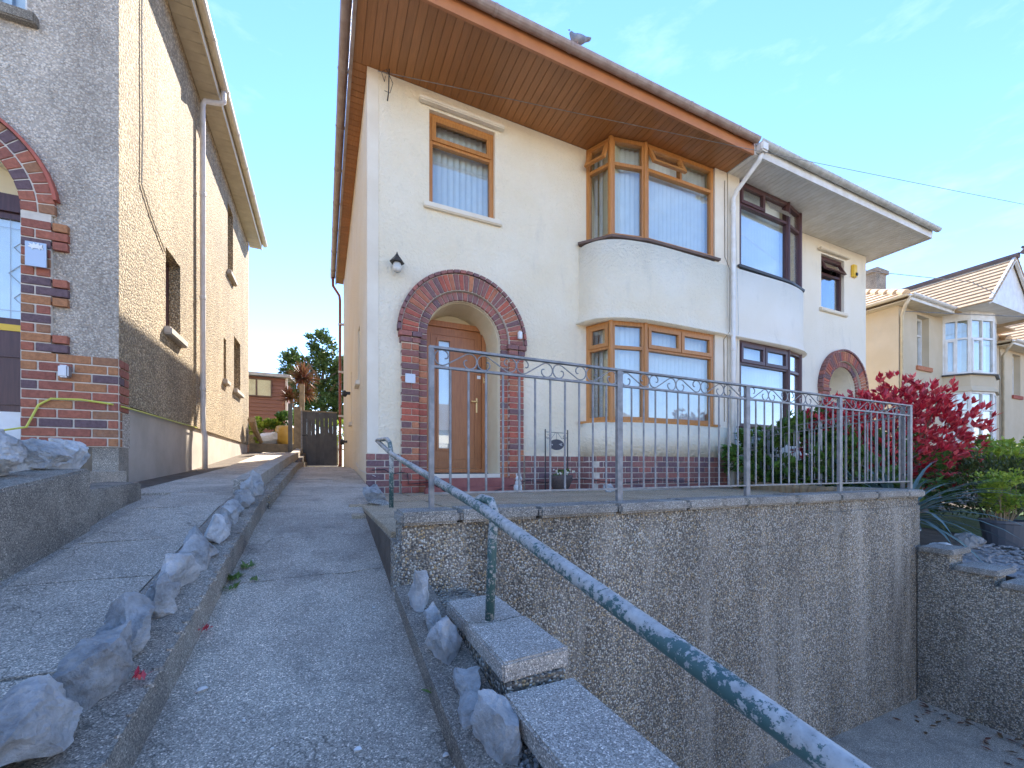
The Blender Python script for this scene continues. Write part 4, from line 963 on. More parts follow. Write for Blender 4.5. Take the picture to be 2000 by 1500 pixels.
# shared white downpipe
dp = thing('downpipe','white rainwater pipe with swan neck between the two house fronts','downpipe',(6.36,4.85,TZ))
MB().box(6.30,6.46,4.30,4.42,SZ-.02,SZ+.13).build('hopper','white_upvc',dp,bevel=.02)
MB().tube([(6.39,4.37,SZ+.0),(6.385,4.42,SZ-.10),(6.37,4.80,SZ-.36),(6.36,4.86,SZ-.46),(6.36,4.862,2.4),(6.36,4.862,-.3)],.036,12).build('pipe','white_upvc',dp,smooth=True)
for z in (4.4,3.2,2.0): MB().lathe((6.36,4.862,z),[(.04,0),(.043,.01),(.043,.05),(.04,.06)],12).build('collar','white_upvc',dp)
cable('wall_cable','dark cable running down the pier between the two bays',[(6.22,4.915,4.9),(6.225,4.915,3.6),(6.235,4.83,3.35),(6.22,4.825,2.3),(6.20,4.915,2.2),(6.215,4.915,.8)],.006,'timber_post')
cable('wall_cable','thin grey cable beside the white downpipe',[(6.46,4.91,4.7),(6.455,4.86,3.4),(6.47,4.845,2.4),(6.46,4.915,1.2)],.004,'grey_gutter')
ab = thing('alarm_box','yellow burglar alarm box high on the white wall','alarm box',(11.24,5.5,4.5))
MB().prism([(11.16,5.498),(11.16,5.45),(11.19,5.43),(11.30,5.43),(11.33,5.45),(11.33,5.498)],4.45,4.73).build('case','yellow_box',ab,bevel=.012); box('strobe','black_iron',ab,11.22,11.29,5.405,5.43,4.47,4.54,bevel=.01)

# ------------------------------------------------------------------ left neighbouring house
LY = 5.1; LB = .20
h3 = thing('neighbour_house','tall roughcast house with brick arch porch and cream eaves across the path','house',(-5,5.1,LB))
lcx, lcz, lhw = -3.09, 2.26, .68
LS = 5.80
mb = MB(); arch_wall(mb,LY,.25,-6.5,LX-.001,LB,3.4,lcx,lcz,lhw); wall_boxes(mb,'x',LY,.25,-6.5,LX-.001,3.4,LS,[(-4.0,-2.377,4.0,5.3)]); mb.build('front_wall','roughcast_front',h3)
holes = [(6.38,6.95,1.74,2.72),(10.0,10.55,4.02,5.4),(9.62,9.85,1.74,2.55),(10.65,11.4,1.74,2.88)]
mb = MB(); wall_boxes(mb,'y',LX,-.25,LY+.251,12.6,.62,LS,holes); mb.box(LX-.02,LX,LY+.001,LY+.251,.62,LS); mb.build('side_wall','roughcast_side',h3)
mb = MB(); wall_boxes(mb,'y',LX-.03,-.22,LY+.26,12.6,-.9,.619,[]); mb.box(LX-.2,LX-.03,LY+.02,LY+.26,-.9,.619); mb.build('side_plinth','plinth_cement',h3)
MB().box(-6.5,LX-.26,12.3,12.6,-.5,LS).box(-6.5,LX-.26,5.4,12.3,LS-.1,LS-.02).build('rear_wall','roughcast_side',h3)
for (a,b2,z0,z1) in holes:
    w = window_unit(h3,(LX-.12,a),(LX-.12,b2),z0,z1,'rosewood',[(0,1,0,1,False)],.05,blind=False)
    box('sill','plinth_cement',w,LX-.12,LX+.075,a-.06,b2+.06,z0-.10,z0-.002,bevel=.015)
window_unit(h3,(-4.0,LY+.1),(-2.377,LY+.1),4.0,5.3,'white_upvc',[(0,1,0,1,False)],.06,blind=True); box('sill','old_wall',h3,-4.1,-2.30,LY-.07,LY+.1,3.90,3.998,bevel=.01)
soffit(h3, LX+.002, -1.50, LY-.35, 12.75, LS, 'cream_upvc', 48, 'y')
box('fascia','cream_upvc',h3,-1.498,-1.475,LY-.35,12.75,LS-.02,LS+.17); gutter(h3,(-1.415,12.8,LS+.16),(-1.415,LY-.4,LS+.16),'cream_upvc')
box('soffit','cream_upvc',h3,-6.5,LX,LY-.35,LY-.002,LS,LS+.03)
mb = MB(); mb.add([(-6.5,LY-.4,LS+.17),(-1.45,LY-.4,LS+.17),(-1.45,12.8,LS+.17),(-6.5,12.8,LS+.17),(-6.5,8,LS+2.8),(-4.6,8,LS+2.8),(-4.6,9.6,LS+2.8),(-6.5,9.6,LS+2.8)],[(0,1,5,4),(1,2,6,5),(2,3,7,6),(4,5,6,7),(3,2,1,0),(3,0,4,7)]); mb.build('roof','tile_dark',h3)
# its downpipe
MB().tube([(-1.42,7.78,LS+.1),(-1.42,7.78,LS-.06),(-1.47,7.78,LS-.10),(-1.66,7.78,LS-.13),(-1.69,7.78,LS-.2),(-1.69,7.80,.62),(-1.665,7.80,.5),(-1.665,7.80,-.02)],.036,12).build('downpipe','pale_pipe',h3,smooth=True)
for z in (4.2,2.6,1.2): MB().lathe((-1.69,7.79,z),[(.04,0),(.043,.01),(.043,.05),(.04,.06)],12).build('pipe_collar','pale_pipe',h3)
cable('wall_cable','thin cream cable clipped down the sunlit roughcast wall',[(LX+.012,5.62,LS),(LX+.012,5.60,4.6),(LX+.014,5.62,3.6),(LX+.012,5.60,3.0),(LX+.012,5.9,2.8),(LX+.012,6.33,2.62)],.007,'cream_upvc')
# brick porch of the neighbour: jamb with toothed quoins, two arch rings, base brickwork
am = MB(); ring_mesh(am,lcx,lcz,lhw+.012,.905,LY-.03,LY+.02); am.box(-2.405,-2.21,LY-.03,LY-.001,LB,lcz); am.box(-2.21,LX+.01,LY-.03,LY-.001,LB,1.025); am.box(-3.95,-3.775,LY-.03,LY-.001,LB,lcz)
la = am.build('brick_arch','mortar',h3)
arch_ring(la,lcx,lcz,lhw+.005,.79,LY-.04,26,'brick_mixed',d=.13); arch_ring(la,lcx,lcz,.802,.91,LY-.04,30,'brick_mixed',d=.13)
ring_mesh(MB(),lcx,lcz,.915,.94,LY-.065,LY,30,8,172).build('hood_tile','red_drip_tile',la)
ch = .0833; rows = int((lcz-LB)/ch)
for r in range(rows):
    z = LB+(r+.5)*ch; y = LY-.04
    if z < 1.02:
        brick_run(la,[(-2.405+(0 if r%2 else .11),y),(LX+.012,y)],z-ch/2,1,'brick_mixed',ch,.235,.1,.012)
        if not r % 2: brick(la,-2.352,y,z,.10,ch-.012,'brick_mixed')
    else:
        q = (r//3) % 2; xe = -2.093 if q else -2.206
        if r % 2: brick_run(la,[(-2.405,y),(xe,y)],z-ch/2,1,'brick_mixed',ch,.20,.1,.012)
        else:
            brick(la,-2.36,y,z,.082,ch-.012,'brick_mixed'); brick_run(la,[(-2.31,y),(xe,y)],z-ch/2,1,'brick_mixed',ch,.235,.1,.012)
brick_run(la,[(LX+.012,LY-.03),(LX+.012,LY+.2)],LB+4*ch,6,'brick_mixed',ch,.235,.05,.012)
mb = MB().box(-3.9,-2.2,LY-.04,LY+.5,LB-.6,LB-.001).box(-2.2,LX+.005,LY-.02,LY+.2,LB-.6,LB-.001); mb.build('base','old_wall',h3)
# porch inside and door
mb = MB()
for i in range(n):
    t0, t1 = math.pi*i/n, math.pi*(i+1)/n
    mb.hexa([(lcx+r*math.cos(t), yy, lcz+r*math.sin(t)) for yy in (LY+.06, LY+.5) for r, t in ((lhw-.006,t0),(lhw+.03,t0),(lhw+.03,t1),(lhw-.006,t1))])
mb.box(lcx-lhw-.03,lcx-lhw+.006,LY+.06,LY+.5,LB,lcz).box(lcx+lhw-.006,lcx+lhw+.03,LY+.06,LY+.5,LB,lcz).box(lcx-lhw-.05,lcx+lhw+.05,LY+.5,LY+.55,2.45,3.2); mb.build('porch_lining','cream_paint',h3)
nd = thing('panelled_door','dark rosewood front door with leaded diamond glass inside the brick porch','door',(-2.9,LY+.4,.5))
MB().box(-3.77,-2.415,LY+.40,LY+.5,2.42,2.58).box(-3.77,-3.70,LY+.40,LY+.5,.50,2.42).box(-2.48,-2.415,LY+.40,LY+.5,.50,2.42).build('frame','rosewood',nd)
mb = MB(); wall_boxes(mb,'x',LY+.43,.05,-3.69,-2.485,.50,2.415,[(-3.55,-2.56,1.42,2.36)]); dlf = mb.build('leaf','rosewood',nd)
frame_rect(dlf,'rosewood',-2.90,-2.60,.62,1.05,.02,LY+.415,LY+.431,'panel_mould'); box('pane','window_glass',dlf,-3.55,-2.56,LY+.45,LY+.456,1.42,2.36); box('net_curtain','blind_fabric',dlf,-3.55,-2.56,LY+.47,LY+.474,1.42,2.36)
mb = MB()
for z in (1.5,2.28): mb.tube([(-3.55,LY+.447,z),(-2.56,LY+.447,z)],.003,4)
for x in (-2.62,-2.70,-2.9): mb.tube([(x,LY+.447,1.42),(x,LY+.447,2.36)],.003,4)
for (z,s) in ((2.1,.06),(1.85,.10),(1.62,.06)):
    mb.tube([(-2.62,LY+.446,z+s),(-2.62+s*.9,LY+.446,z),(-2.62,LY+.446,z-s),(-2.62-s*.9,LY+.446,z),(-2.62,LY+.446,z+s)],.004,4)
mb.build('leading','steel_plate',dlf); box('letter_plate','yellow_box',dlf,-2.86,-2.56,LY+.42,LY+.431,1.30,1.36)
tag(box('door_sill','white_paint',None,-3.76,-2.412,LY+.06,LY+.40,.26,.50),'white painted threshold below the dark panelled door','threshold')
lp = thing('wall_light','square steel wall light with a dragon cut-out on the brick jamb','wall light',(-2.277,5.04,1.85))
MB().box(-2.345,-2.21,5.0,5.012,1.76,1.97).box(-2.30,-2.255,5.012,5.06,1.83,1.9).build('plate','steel_plate',lp)
mb = MB(); dr = [(-.05,.0),(-.035,.012),(-.045,.03),(-.02,.022),(-.012,.04),(.0,.022),(.018,.04),(.022,.018),(.045,.03),(.04,.008),(.05,-.012),(.03,-.006),(.028,-.022),(.012,-.008),(-.012,-.008),(-.02,-.024),(-.028,-.008)]
mb.extr([(-2.277+x,4.998,1.925+z) for x,z in dr],(0,-.003,0)); mb.build('emblem','white_paint',lp)
tag(MB().box(-2.135,-2.065,4.985,5.06,.81,.92).build('sensor_light','steel_plate',bevel=.012),'small silver box light on the brick base of the porch','wall light')
cable('earth_cable','yellow and green cable draped across the brick base and along the plinth',[(-3.0,4.9,.30),(-2.5,4.95,.31),(-2.35,5.03,.36),(-2.28,5.045,.56),(-2.2,5.045,.62),(-2.0,5.045,.625),(-1.80,5.04,.60),(LX+.03,5.15,.585),(LX+.02,5.6,.595),(LX+.025,6.5,.60),(LX+.025,7.7,.615)],.009,'yellow_cable')
# neighbour's front garden, low wall, rocks
struct(MB().prism([(-12,-3),(-1.36,-3),(-1.36,2.9),(-1.40,4.2),(LX-.05,5.05),(-12,5.05)],-2.3,-.02).build('neighbour_garden','left_concrete'))
lw = thing('garden_wall','low lichen-stained concrete garden wall beside the neighbour path','wall',(-1.25,2.5,-.4))
MB().hexa([(-1.36,-2,-2),(-1.16,-2,-2),(-1.13,2.95,-.6),(-1.36,2.95,-.6),(-1.36,-2,-.60),(-1.16,-2,-.60),(-1.13,2.95,.0),(-1.36,2.95,.0)]).build('wall','old_wall',lw,bevel=.01)
MB().hexa([(-1.40,2.96,-.6),(-1.16,2.96,-.6),(-1.20,3.85,-.5),(-1.44,3.85,-.5),(-1.40,2.96,-.11),(-1.16,2.96,-.12),(-1.20,3.85,-.10),(-1.44,3.85,-.09)]).build('stub','old_wall',lw,bevel=.01)
MB().box(-1.52,-1.42,3.62,3.72,-.3,.14).build('stump','timber_post',lw)
for i,(x,y,a,b2,h) in enumerate([(-1.42,2.28,.12,.14,.08),(-1.40,2.62,.15,.16,.12),(-1.34,2.93,.12,.15,.10),(-1.33,3.2,.09,.10,.15),(-1.42,3.5,.08,.08,.12)]):
    rock('garden_rock',x,y,.03+h*.35,a,b2,h,500+i,'mottled grey rock heaped behind the low garden wall','rocks behind the garden wall')

# ------------------------------------------------------------------ back gardens: gate, shed, plants
struct(MB().box(-9,4,12.42,45,-.5,.06).build('back_garden','grass'))
gt = thing('garden_gate','dark grey boarded side gate with slots beside the terracotta downpipe','gate',(-.1,12.25,.05))
gx = [-.50+.105*i for i in range(9)]; box('backing','gate_grey',gt,-.5,.34,12.276,12.279,.07,.9)
for i in range(8):
    a, b2 = gx[i]+.0008, gx[i+1]-.0008
    m_ = MB().box(a,b2,12.25,12.275,.07,(.92 if i in (2,3) else 1.12) if i in (2,3,4,5,6) else 1.50)
    if i in (2,3,4,5,6): m_.box(a,b2-.009,12.25,12.275,(.92 if i in (2,3) else 1.12),1.40).box(a,b2,12.25,12.275,1.40,1.50)
    m_.build('board','gate_grey',gt)
for z in (.2,.75,1.36): box('ledge','gate_grey',gt,-.5,.34,12.277,12.31,z,z+.1)
box('top_rail','timber_post',gt,-.52,.35,12.24,12.32,1.505,1.54); box('latch','black_iron',gt,-.51,-.38,12.235,12.249,.86,.89)
gp = thing('gate_post','weathered timber gate post with a pale metal edge','post',(-.58,12.25,0)); box('post','timber_post',gp,-.70,-.535,12.2,12.36,-.1,1.62); box('metal_edge','galvanised',gp,-.533,-.505,12.22,12.26,.05,1.52)
tag(box('tall_post','timber_post',None,-.60,-.48,12.9,13.02,0,2.35),'pale square timber post rising behind the gate','post')
sh = thing('garden_shed','brown clapboard shed with a window and pale felt roof behind the houses','shed',(-2.6,16,.3))
mb = MB()
for i in range(22): z = .3+i*.125; mb.hexa([(-5,15.97,z),(-1.16,15.97,z),(-1.16,16.02,z),(-5,16.02,z),(-5,15.995,z+.125),(-1.16,15.995,z+.125),(-1.16,16.02,z+.125),(-5,16.02,z+.125)])
cl = mb.build('cladding','shed_wood',sh); cl['kind'] = 'stuff'
MB().box(-5,-1.17,16.03,18.5,.3,3.05).build('body','shed_wood',sh); box('corner_board','pale_pipe',sh,-1.165,-1.10,15.955,16.04,.3,3.06)
MB().hexa([(-5.1,15.8,3.06),(-1.02,15.8,3.06),(-1.02,18.7,3.45),(-5.1,18.7,3.45),(-5.1,15.8,3.16),(-1.02,15.8,3.16),(-1.02,18.7,3.55),(-5.1,18.7,3.55)]).build('roof','felt_grey',sh)
frame_rect(sh,'weathered_oak',-2.9,-1.6,2.42,2.94,.04,15.93,15.97,'window_frame'); box('pane','window_glass',sh,-2.9,-1.6,15.945,15.95,2.42,2.94); box('pane_backing','cream_paint',sh,-2.9,-1.6,15.952,15.958,2.42,2.94); box('mullion','weathered_oak',sh,-2.03,-1.98,15.932,15.944,2.42,2.94)
bw = tag(box('sleeper_wall','timber_post',None,-1.76,-.72,12.72,12.9,.1,.66),'mossy low retaining beam across the end of the neighbour path','beam')
box_ = tag(box('raised_bed','old_wall',None,-1.9,-.7,13.6,15.6,0,1.0),'weathered raised bed in front of the shed','raised bed')
tag(box('dark_post','gate_grey',None,-.86,-.76,12.6,12.7,.3,1.75),'dark square post at the end of the neighbour path','post')
me = rock_mesh(.33,.22,.22,900,3,.12); me.materials.append(MATS['bag_white']); o = bpy.data.objects.new('rubble_sack',me); C.objects.link(o); o.location = (-1.32,13.1,.82); tag(o,'crumpled white sack lying at the end of the neighbour path','sack')
tag(MB().tube([(-1.60,11.9,1.20),(-1.58,12.2,1.0),(-1.50,12.75,.70)],[.09,.07,.05],8).build('leaning_board','log_edge'),'pale curved timber leaning on the roughcast wall','timber')
yp = thing('glazed_pot','ochre glazed garden pot behind the sleeper beam','pot',(-.9,13.1,.5)); MB().lathe((-.95,13.15,.62),[(.16,0),(.25,.2),(.27,.45),(.24,.55),(.2,.56)],16).build('pot','pot_glaze',yp,smooth=True)
def shrub(name,label,cat,c,rad,n,l,w,mat,seed,group=None,up=.3,whorl=1,stem=8,shell=.5,droop=0,r0=.012):
    t_ = thing(name,label,cat,(c[0],c[1],c[2]-rad[2]),group)
    foliage(c,rad,n,l,w,seed,up,shell,whorl,droop).build('foliage',mat,t_,recalc=False)
    stems(MB(),c,rad,stem,seed+1,r0).build('stems','bark',t_); return t_
shrub('garden_shrub','pale green leafy shrub in front of the shed','shrub',(-1.45,13.6,1.05),(.55,.4,.35),900,.12,.04,'leaf_lime',61)
shrub('garden_shrub','mid green leafy shrub beside the ochre pot','shrub',(-.95,13.6,1.25),(.4,.35,.45),800,.13,.045,'leaf_green',62)
# tree behind
tr = thing('tree','broad evergreen tree rising behind the gate','tree',(.0,24,.1))
MB().tube([(.0,24,0),(.05,24,2.0),(-.1,24.1,4.2),(.1,24,6)],[.22,.17,.10,.03],10).build('trunk','bark',tr)
mb = MB(); r2 = random.Random(88)
for i in range(15):
    a = r2.uniform(0,6.28); z = r2.uniform(1.8,4.6); mb.tube([(0,24,z),(math.cos(a)*.9,24+math.sin(a)*.9,z+.6),(math.cos(a)*1.9,24+math.sin(a)*1.7,z+r2.uniform(.7,1.6))],[.07,.045,.012],6)
mb.build('limbs','bark',tr)
mb = MB()
for (x,y,z,rx_,rz_,nn) in [(-1.25,24,5.1,.95,.85,1500),(.1,24.2,5.0,1.2,1.2,2600),(-.15,23.8,6.4,.75,.8,1100),(.9,24,3.6,1.1,1.0,1900),(-.9,23.6,3.9,1.1,.9,1800),(.2,23.6,3.0,1.3,.8,1800),(1.2,24.3,5.2,.95,.9,1300)]:
    f_ = foliage((x,y,z),(rx_,rx_,rz_),nn,.20,.065,int(x*100+z*10)+400,.2,.45); mb.add(f_.v,f_.f)
mb.build('crown','leaf_dark',tr,recalc=False)
shrub('hedge_shrub','bright green low shrub beyond the gate under the tree','shrub',(.2,18,1.5),(.9,.5,.45),900,.12,.04,'leaf_lime',66)
cy = thing('cordyline','copper-leaved cordyline palm with spiky heads behind the gate','palm',(-.45,14.5,.3))
mb = MB(); mb.tube([(-.62,15,.3),(-.62,15,2.75)],[.07,.05],8).tube([(-.72,15,1.6),(-.95,15,2.2)],.04,6).build('trunk','bark',cy)
for (x,y,z,L_,nn,s) in [(-.60,15,2.9,.56,330,71),(-1.0,15,2.25,.42,200,72),(-.5,15,2.4,.42,200,73)]:
    strap_plant((x,y,z),nn,L_,.022,s,(-.5,1.5),.5).build('leaf_head','leaf_copper',cy,recalc=False)
fe = thing('picket_fence','pale picket fence beyond the gate','fence',(0,20,.1))
for i in range(12): box('picket','timber_post',fe,-.6+i*.16,-.5+i*.16,20,20.03,.1,1.75-.035*i)
box('rail','white_paint',fe,-.6,1.3,20.031,20.06,.8,.9)

# ------------------------------------------------------------------ right-hand garden
struct(MB().add([(5.26,-3,-1.35),(40,-3,-1.35),(40,1.4,-.95),(5.26,1.4,-.92),(5.26,3.2,-.75),(7.2,5.5,-.45),(40,5.5,-.6),(40,30,-.6),(7.2,30,-.45)],[(0,1,2,3),(3,2,6,5,4),(5,6,7,8)]).build('garden_soil','soil'))
struct(MB().add([(5.27,.4,-1.02),(7.4,.4,-1.02),(7.4,2.1,-.86),(5.27,2.1,-.84)],[(0,1,2,3)]).build('gravel_bed','gravel'))
struct(MB().add([(7.3,-.5,-1.04),(14,-.5,-1.04),(14,3.4,-.72),(7.3,3.4,-.74)],[(0,1,2,3)]).build('lawn','grass'))
gm = MB(); r2 = random.Random(15)
for i in range(900):
    x = r2.uniform(5.28,7.2); y = r2.uniform(.6,2.0); s = r2.uniform(.012,.03); z = -1.02+(y-.4)*.1+s*.4
    gm.lathe((x,y,z),[(.002,-s*.7),(s,-s*.1),(s*.8,s*.4),(.002,s*.6)],5)
struct(tag(gm.build('gravel','gravel'),'grey gravel stones in the bed beyond the stepped wall','gravel'),'stuff')
for i,(x,y,z,a,b2,h,m_) in enumerate([(5.45,1.95,-.80,.16,.10,.07,'limestone'),(6.1,1.95,-.78,.13,.12,.09,'limestone'),(6.0,2.5,-.72,.22,.10,.06,'stone_white'),(6.6,1.5,-.86,.12,.10,.06,'limestone'),(6.9,1.2,-.88,.16,.12,.07,'limestone'),(6.6,2.7,-.68,.20,.10,.05,'limestone')]):
    rock('garden_stone',x,y,z+.03,a,b2,h,600+i,'loose garden stone in the gravel bed beyond the terrace corner','stones in the gravel bed',m_,rz=i*1.1,cat='stone')
shrub('photinia','large red-leaved photinia bush behind the end of the railing','shrub',(7.65,3.3,.42),(1.3,.95,.80),7000,.115,.026,'leaf_red',81,up=.7,whorl=5,stem=22,shell=.55,r0=.016)
foliage((7.6,3.2,.0),(1.2,.85,.6),1600,.10,.034,82,.3,.5,1).build('lower_leaves','leaf_green',bpy.data.objects['photinia'],recalc=False)
shrub('evergreen_shrub','glossy green broad-leaved shrub behind the railing near the bay','shrub',(6.95,4.05,.18),(1.2,.85,.60),4200,.15,.045,'leaf_green',83,up=.35,whorl=5,stem=16,shell=.6)
shrub('evergreen_shrub','low green shrub trailing under the railing beside the coping','shrub',(6.1,3.1,-.1),(.5,.6,.48),1700,.12,.036,'leaf_green',84,up=.3,whorl=5,stem=10)
le = thing('log_edging','half-round log roll edging along the bed behind the railing','edging',(5.3,2.4,TZ))
for i in range(24):
    t_ = i/23; x = lerp(5.02,6.72,t_); y = lerp(2.26,5.38,t_); MB().lathe((x,y,TZ-.05),[(.07,0),(.07,.12),(.055,.155),(.01,.165)],10).build('log','log_edge',le,smooth=False)
strap = thing('phormium','grey-green strap-leaved plant spilling over the wall end','plant',(5.75,2.3,-.75))
strap_plant((5.75,2.35,-.55),70,1.0,.024,91,(-.1,1.1),1.1).build('leaves','leaf_blue',strap,recalc=False)
strap_plant((6.1,2.8,-.5),50,.9,.02,92,(.1,1.2),.9).build('leaves','leaf_blue',strap,recalc=False)
shrub('heather_shrub','low olive-green spreading shrub in the right-hand garden','shrub',(8.1,2.35,-.25),(.85,.6,.42),4200,.06,.014,'leaf_olive',93,up=.6,stem=10)
shrub('golden_shrub','bright yellow-green shrub in front of the buff house','shrub',(9.7,2.75,.02),(1.2,.8,.42),3600,.09,.03,'leaf_lime',94,up=.5,stem=12)
shrub('golden_shrub','small pale green shrub between the red bush and the buff house','shrub',(8.9,3.5,.05),(.55,.5,.45),900,.09,.03,'leaf_lime',95,up=.5,stem=8)
po = thing('potted_shrub','round lime-green shrub in a grey plastic pot on the gravel','potted plant',(7.0,1.95,-.88))
MB().lathe((7.0,1.95,-.88),[(.145,0),(.155,.02),(.19,.26),(.20,.27),(.20,.30),(.175,.30),(.17,.25)],20).build('pot','plastic_grey',po,smooth=False)
foliage((7.02,1.97,-.27),(.24,.24,.26),1500,.045,.016,96,.5,.4).build('foliage','leaf_lime',po,recalc=False); stems(MB(),(7.02,1.97,-.35),(.2,.2,.28),16,97,.007).build('stems','log_edge',po)
# fallen leaves in the bay corner
mb = MB(); r2 = random.Random(44)
for i in range(46):
    k = r2.random(); leaf(mb,Vector((4.86-r2.random()**2*.5,1.80-r2.random()**1.5*.9,-2.112+r2.uniform(0,.02))),rv(r2)*Vector((1,1,.2)),Vector((0,0,1)),r2.uniform(.03,.08),.014)
struct(tag(mb.build('fallen_leaves','leaf_copper',recalc=False),'dry fallen leaves in the corner of the sunken bay','leaves'),'stuff')

# ------------------------------------------------------------------ buff houses further along
def buff_house(x0, zf, name, label, detail=True):
    h = thing(name, label, 'house', (x0,6,-.8+zf)); W = 6.6; ez = 4.62+zf; y = 6.0
    mb = MB(); wall_boxes(mb,'x',y,.25,x0,x0+W,-1.2+zf,ez,[(x0+1.02,x0+1.72,2.95+zf,4.42+zf)]); mb.build('front_wall','buff_render',h)
    MB().box(x0,x0+.25,y+.25,13,-1.2+zf,ez).box(x0+W-.25,x0+W,y+.25,13,-1.2+zf,ez).box(x0+.25,x0+W-.25,12.75,13,-1.2+zf,ez).box(x0+.25,x0+W-.25,6.25,12.75,ez-.1,ez-.02).build('side_wall','buff_render',h)
    w = window_unit(h,(x0+1.02,y+.16),(x0+1.72,y+.16),2.95+zf,4.42+zf,'white_upvc',[(0,.5,0,.66,True),(.5,1,0,.66,False),(0,1,.66,1,False)],.06,blind=True)
    box('sill','brick_red',h,x0+.95,x0+1.82,y-.05,y+.16,2.83+zf,2.948+zf)
    P = [(x0+2.55,y),(x0+2.85,y-.5),(x0+3.75,y-.72),(x0+4.65,y-.5),(x0+4.95,y)]
    for z0,z1 in ((-1.2,.75),(2.28,2.8),(4.45,4.72)):
        mb = MB(); mb.sweep(P,[(.0 if z0 < 2 or z0 > 4 else .07,z0+zf),(.0,z0+zf+.16),(0,z1+zf)],.2); mb.build('bay_wall','buff_render' if z0 < 4 else 'white_upvc',h)
    for z0,z1 in ((.75,2.28),(2.8,4.45)):
        for a,b2 in zip(P,P[1:]): window_unit(h,a,b2,z0+zf,z1+zf,'white_upvc',[(0,.5,0,.64,True),(.5,1,0,.64,False),(0,.5,.64,1,False),(.5,1,.64,1,False)],.06,blind=True,name='bay_window')
    sill_along(h,P,2.8+zf,'black_iron',(.05,.05),out=.08)
    # roof: main hip plus bay gable
    mb = MB(); e = [(x0-.3,y-.35,ez),(x0+W,y-.35,ez),(x0+W,13.3,ez),(x0-.3,13.3,ez)]; rd = [(x0+2.6,9.4,ez+2.0),(x0+W,9.4,ez+2.0)]
    mb.add(e+rd,[(0,1,5,4),(1,2,5),(2,3,4,5),(3,0,4),(3,2,1,0)]); rf_ = mb.build('roof','tile_buff',h)
    # tile courses: real stepped rows on the front slope and hip
    tm = MB()
    for i in range(14):
        t0, t1 = i/14, (i+1.15)/14
        for (A,B,A2,B2) in ((e[0],e[1],rd[0],rd[1]),(e[3],e[0],rd[0],rd[0])):
            A,B,A2,B2 = map(Vector,(A,B,A2,B2)); nrm = (B-A).cross(A2-A).normalized()
            if nrm.z < 0: nrm = -nrm
            p, q, r_, s_ = A.lerp(A2,t0), B.lerp(B2,t0), B.lerp(B2,min(t1,1)), A.lerp(A2,min(t1,1))
            tm.hexa([p+nrm*.005,q+nrm*.005,r_+nrm*.003,s_+nrm*.003,p+nrm*.045,q+nrm*.045,r_+nrm*.012,s_+nrm*.012])
    to = tm.build('tile_courses','tile_buff',rf_); to['kind'] = 'stuff'
    for i in range(12):
        A = Vector(e[0]).lerp(Vector(rd[0]),(i+.3)/12); MB().tube([A+Vector((0,0,.05)),A+(Vector(rd[0])-Vector(e[0])).normalized()*.30+Vector((0,0,.075))],[.10,.075],8).build('hip_tile','tile_buff',rf_)
    gx0, gx1, gy, ax = x0+2.2, x0+5.3, y-1.05, x0+3.75; az = ez+1.45
    g = MB(); g.add([(gx0,gy,ez+.02),(gx1,gy,ez+.02),(ax,gy,az),(gx0,y+2.6,ez+.02),(gx1,y+2.6,ez+.02),(ax,y+2.6,az)],[(0,1,2),(3,5,4),(0,3,4,1)]); g.build('gable','white_upvc',h)
    g = MB(); 
    for sx, xx in ((-1,gx0-.12),(1,gx1+.12)):
        for i in range(11):
            t0, t1 = i/11, min((i+1.15)/11,1); A = Vector((xx,gy-.12,ez-.06)); T = Vector((ax,gy-.12,az+.03)); dy = Vector((0,3.6,0)); nrm = Vector((sx*.65,0,.76))
            p, s_ = A.lerp(T,t0), A.lerp(T,t1)
            g.hexa([p+nrm*.005,p+dy+nrm*.005,s_+dy+nrm*.005,s_+nrm*.005,p+nrm*.05,p+dy+nrm*.05,s_+dy+nrm*.018,s_+nrm*.018])
    gt_ = g.build('gable_tiles','tile_buff',h); gt_['kind'] = 'stuff'
    for sx, xx in ((-1,gx0-.1),(1,gx1+.1)): MB().hexa([(xx,gy-.10,ez-.10),(ax,gy-.10,az-.05),(ax,gy-.04,az-.05),(xx,gy-.04,ez-.10),(xx,gy-.10,ez+.05),(ax,gy-.10,az+.10),(ax,gy-.04,az+.10),(xx,gy-.04,ez+.05)]).build('barge_board','white_upvc',h)
    MB().tube([(ax,gy-.15,az+.08),(ax,gy+2.9,az+.08)],.09,8).build('ridge_tile','tile_dark',h)
    MB().tube([(ax,gy-.2,az+.10),(ax,gy-.28,az+.22),(ax,gy-.2,az+.30)],[.07,.06,.03],8).build('finial','tile_dark',h)
    gutter(h,(x0-.36,y-.42,ez+.02),(gx0-.1,y-.42,ez+.02),'white_upvc'); gutter(h,(x0-.38,13,ez+.02),(x0-.38,y-.36,ez+.02),'cream_upvc'); box('fascia','white_upvc',h,x0-.32,gx0,y-.38,y-.355,ez-.12,ez+.02); box('soffit','cream_upvc',h,x0-.32,gx0,y-.354,y-.002,ez-.11,ez-.09); box('soffit','cream_upvc',h,x0-.32,x0-.002,y,13,ez-.11,ez-.09)
    MB().tube([(x0-.30,y-.38,ez-.05),(x0-.25,y-.25,ez-.22),(x0+.06,y-.05,ez-.40),(x0+.06,y-.05,-1.0+zf)],.04,10).build('downpipe','cream_upvc',h,smooth=True)
    ch_ = MB().box(x0+6.0,x0+6.75,9.2,9.9,ez+.8,ez+3.55); ch_.build('chimney','old_wall',h); MB().box(x0+5.93,x0+6.82,9.13,9.97,ez+3.4,ez+3.56).build('chimney_cap','old_wall',h)
    return h
buff_house(14.5, 0, 'buff_house', 'buff rendered house with white bay windows beneath a tiled gable')
buff_house(21.2, -.35, 'buff_house', 'buff rendered house partly hidden beyond the first tiled gable')
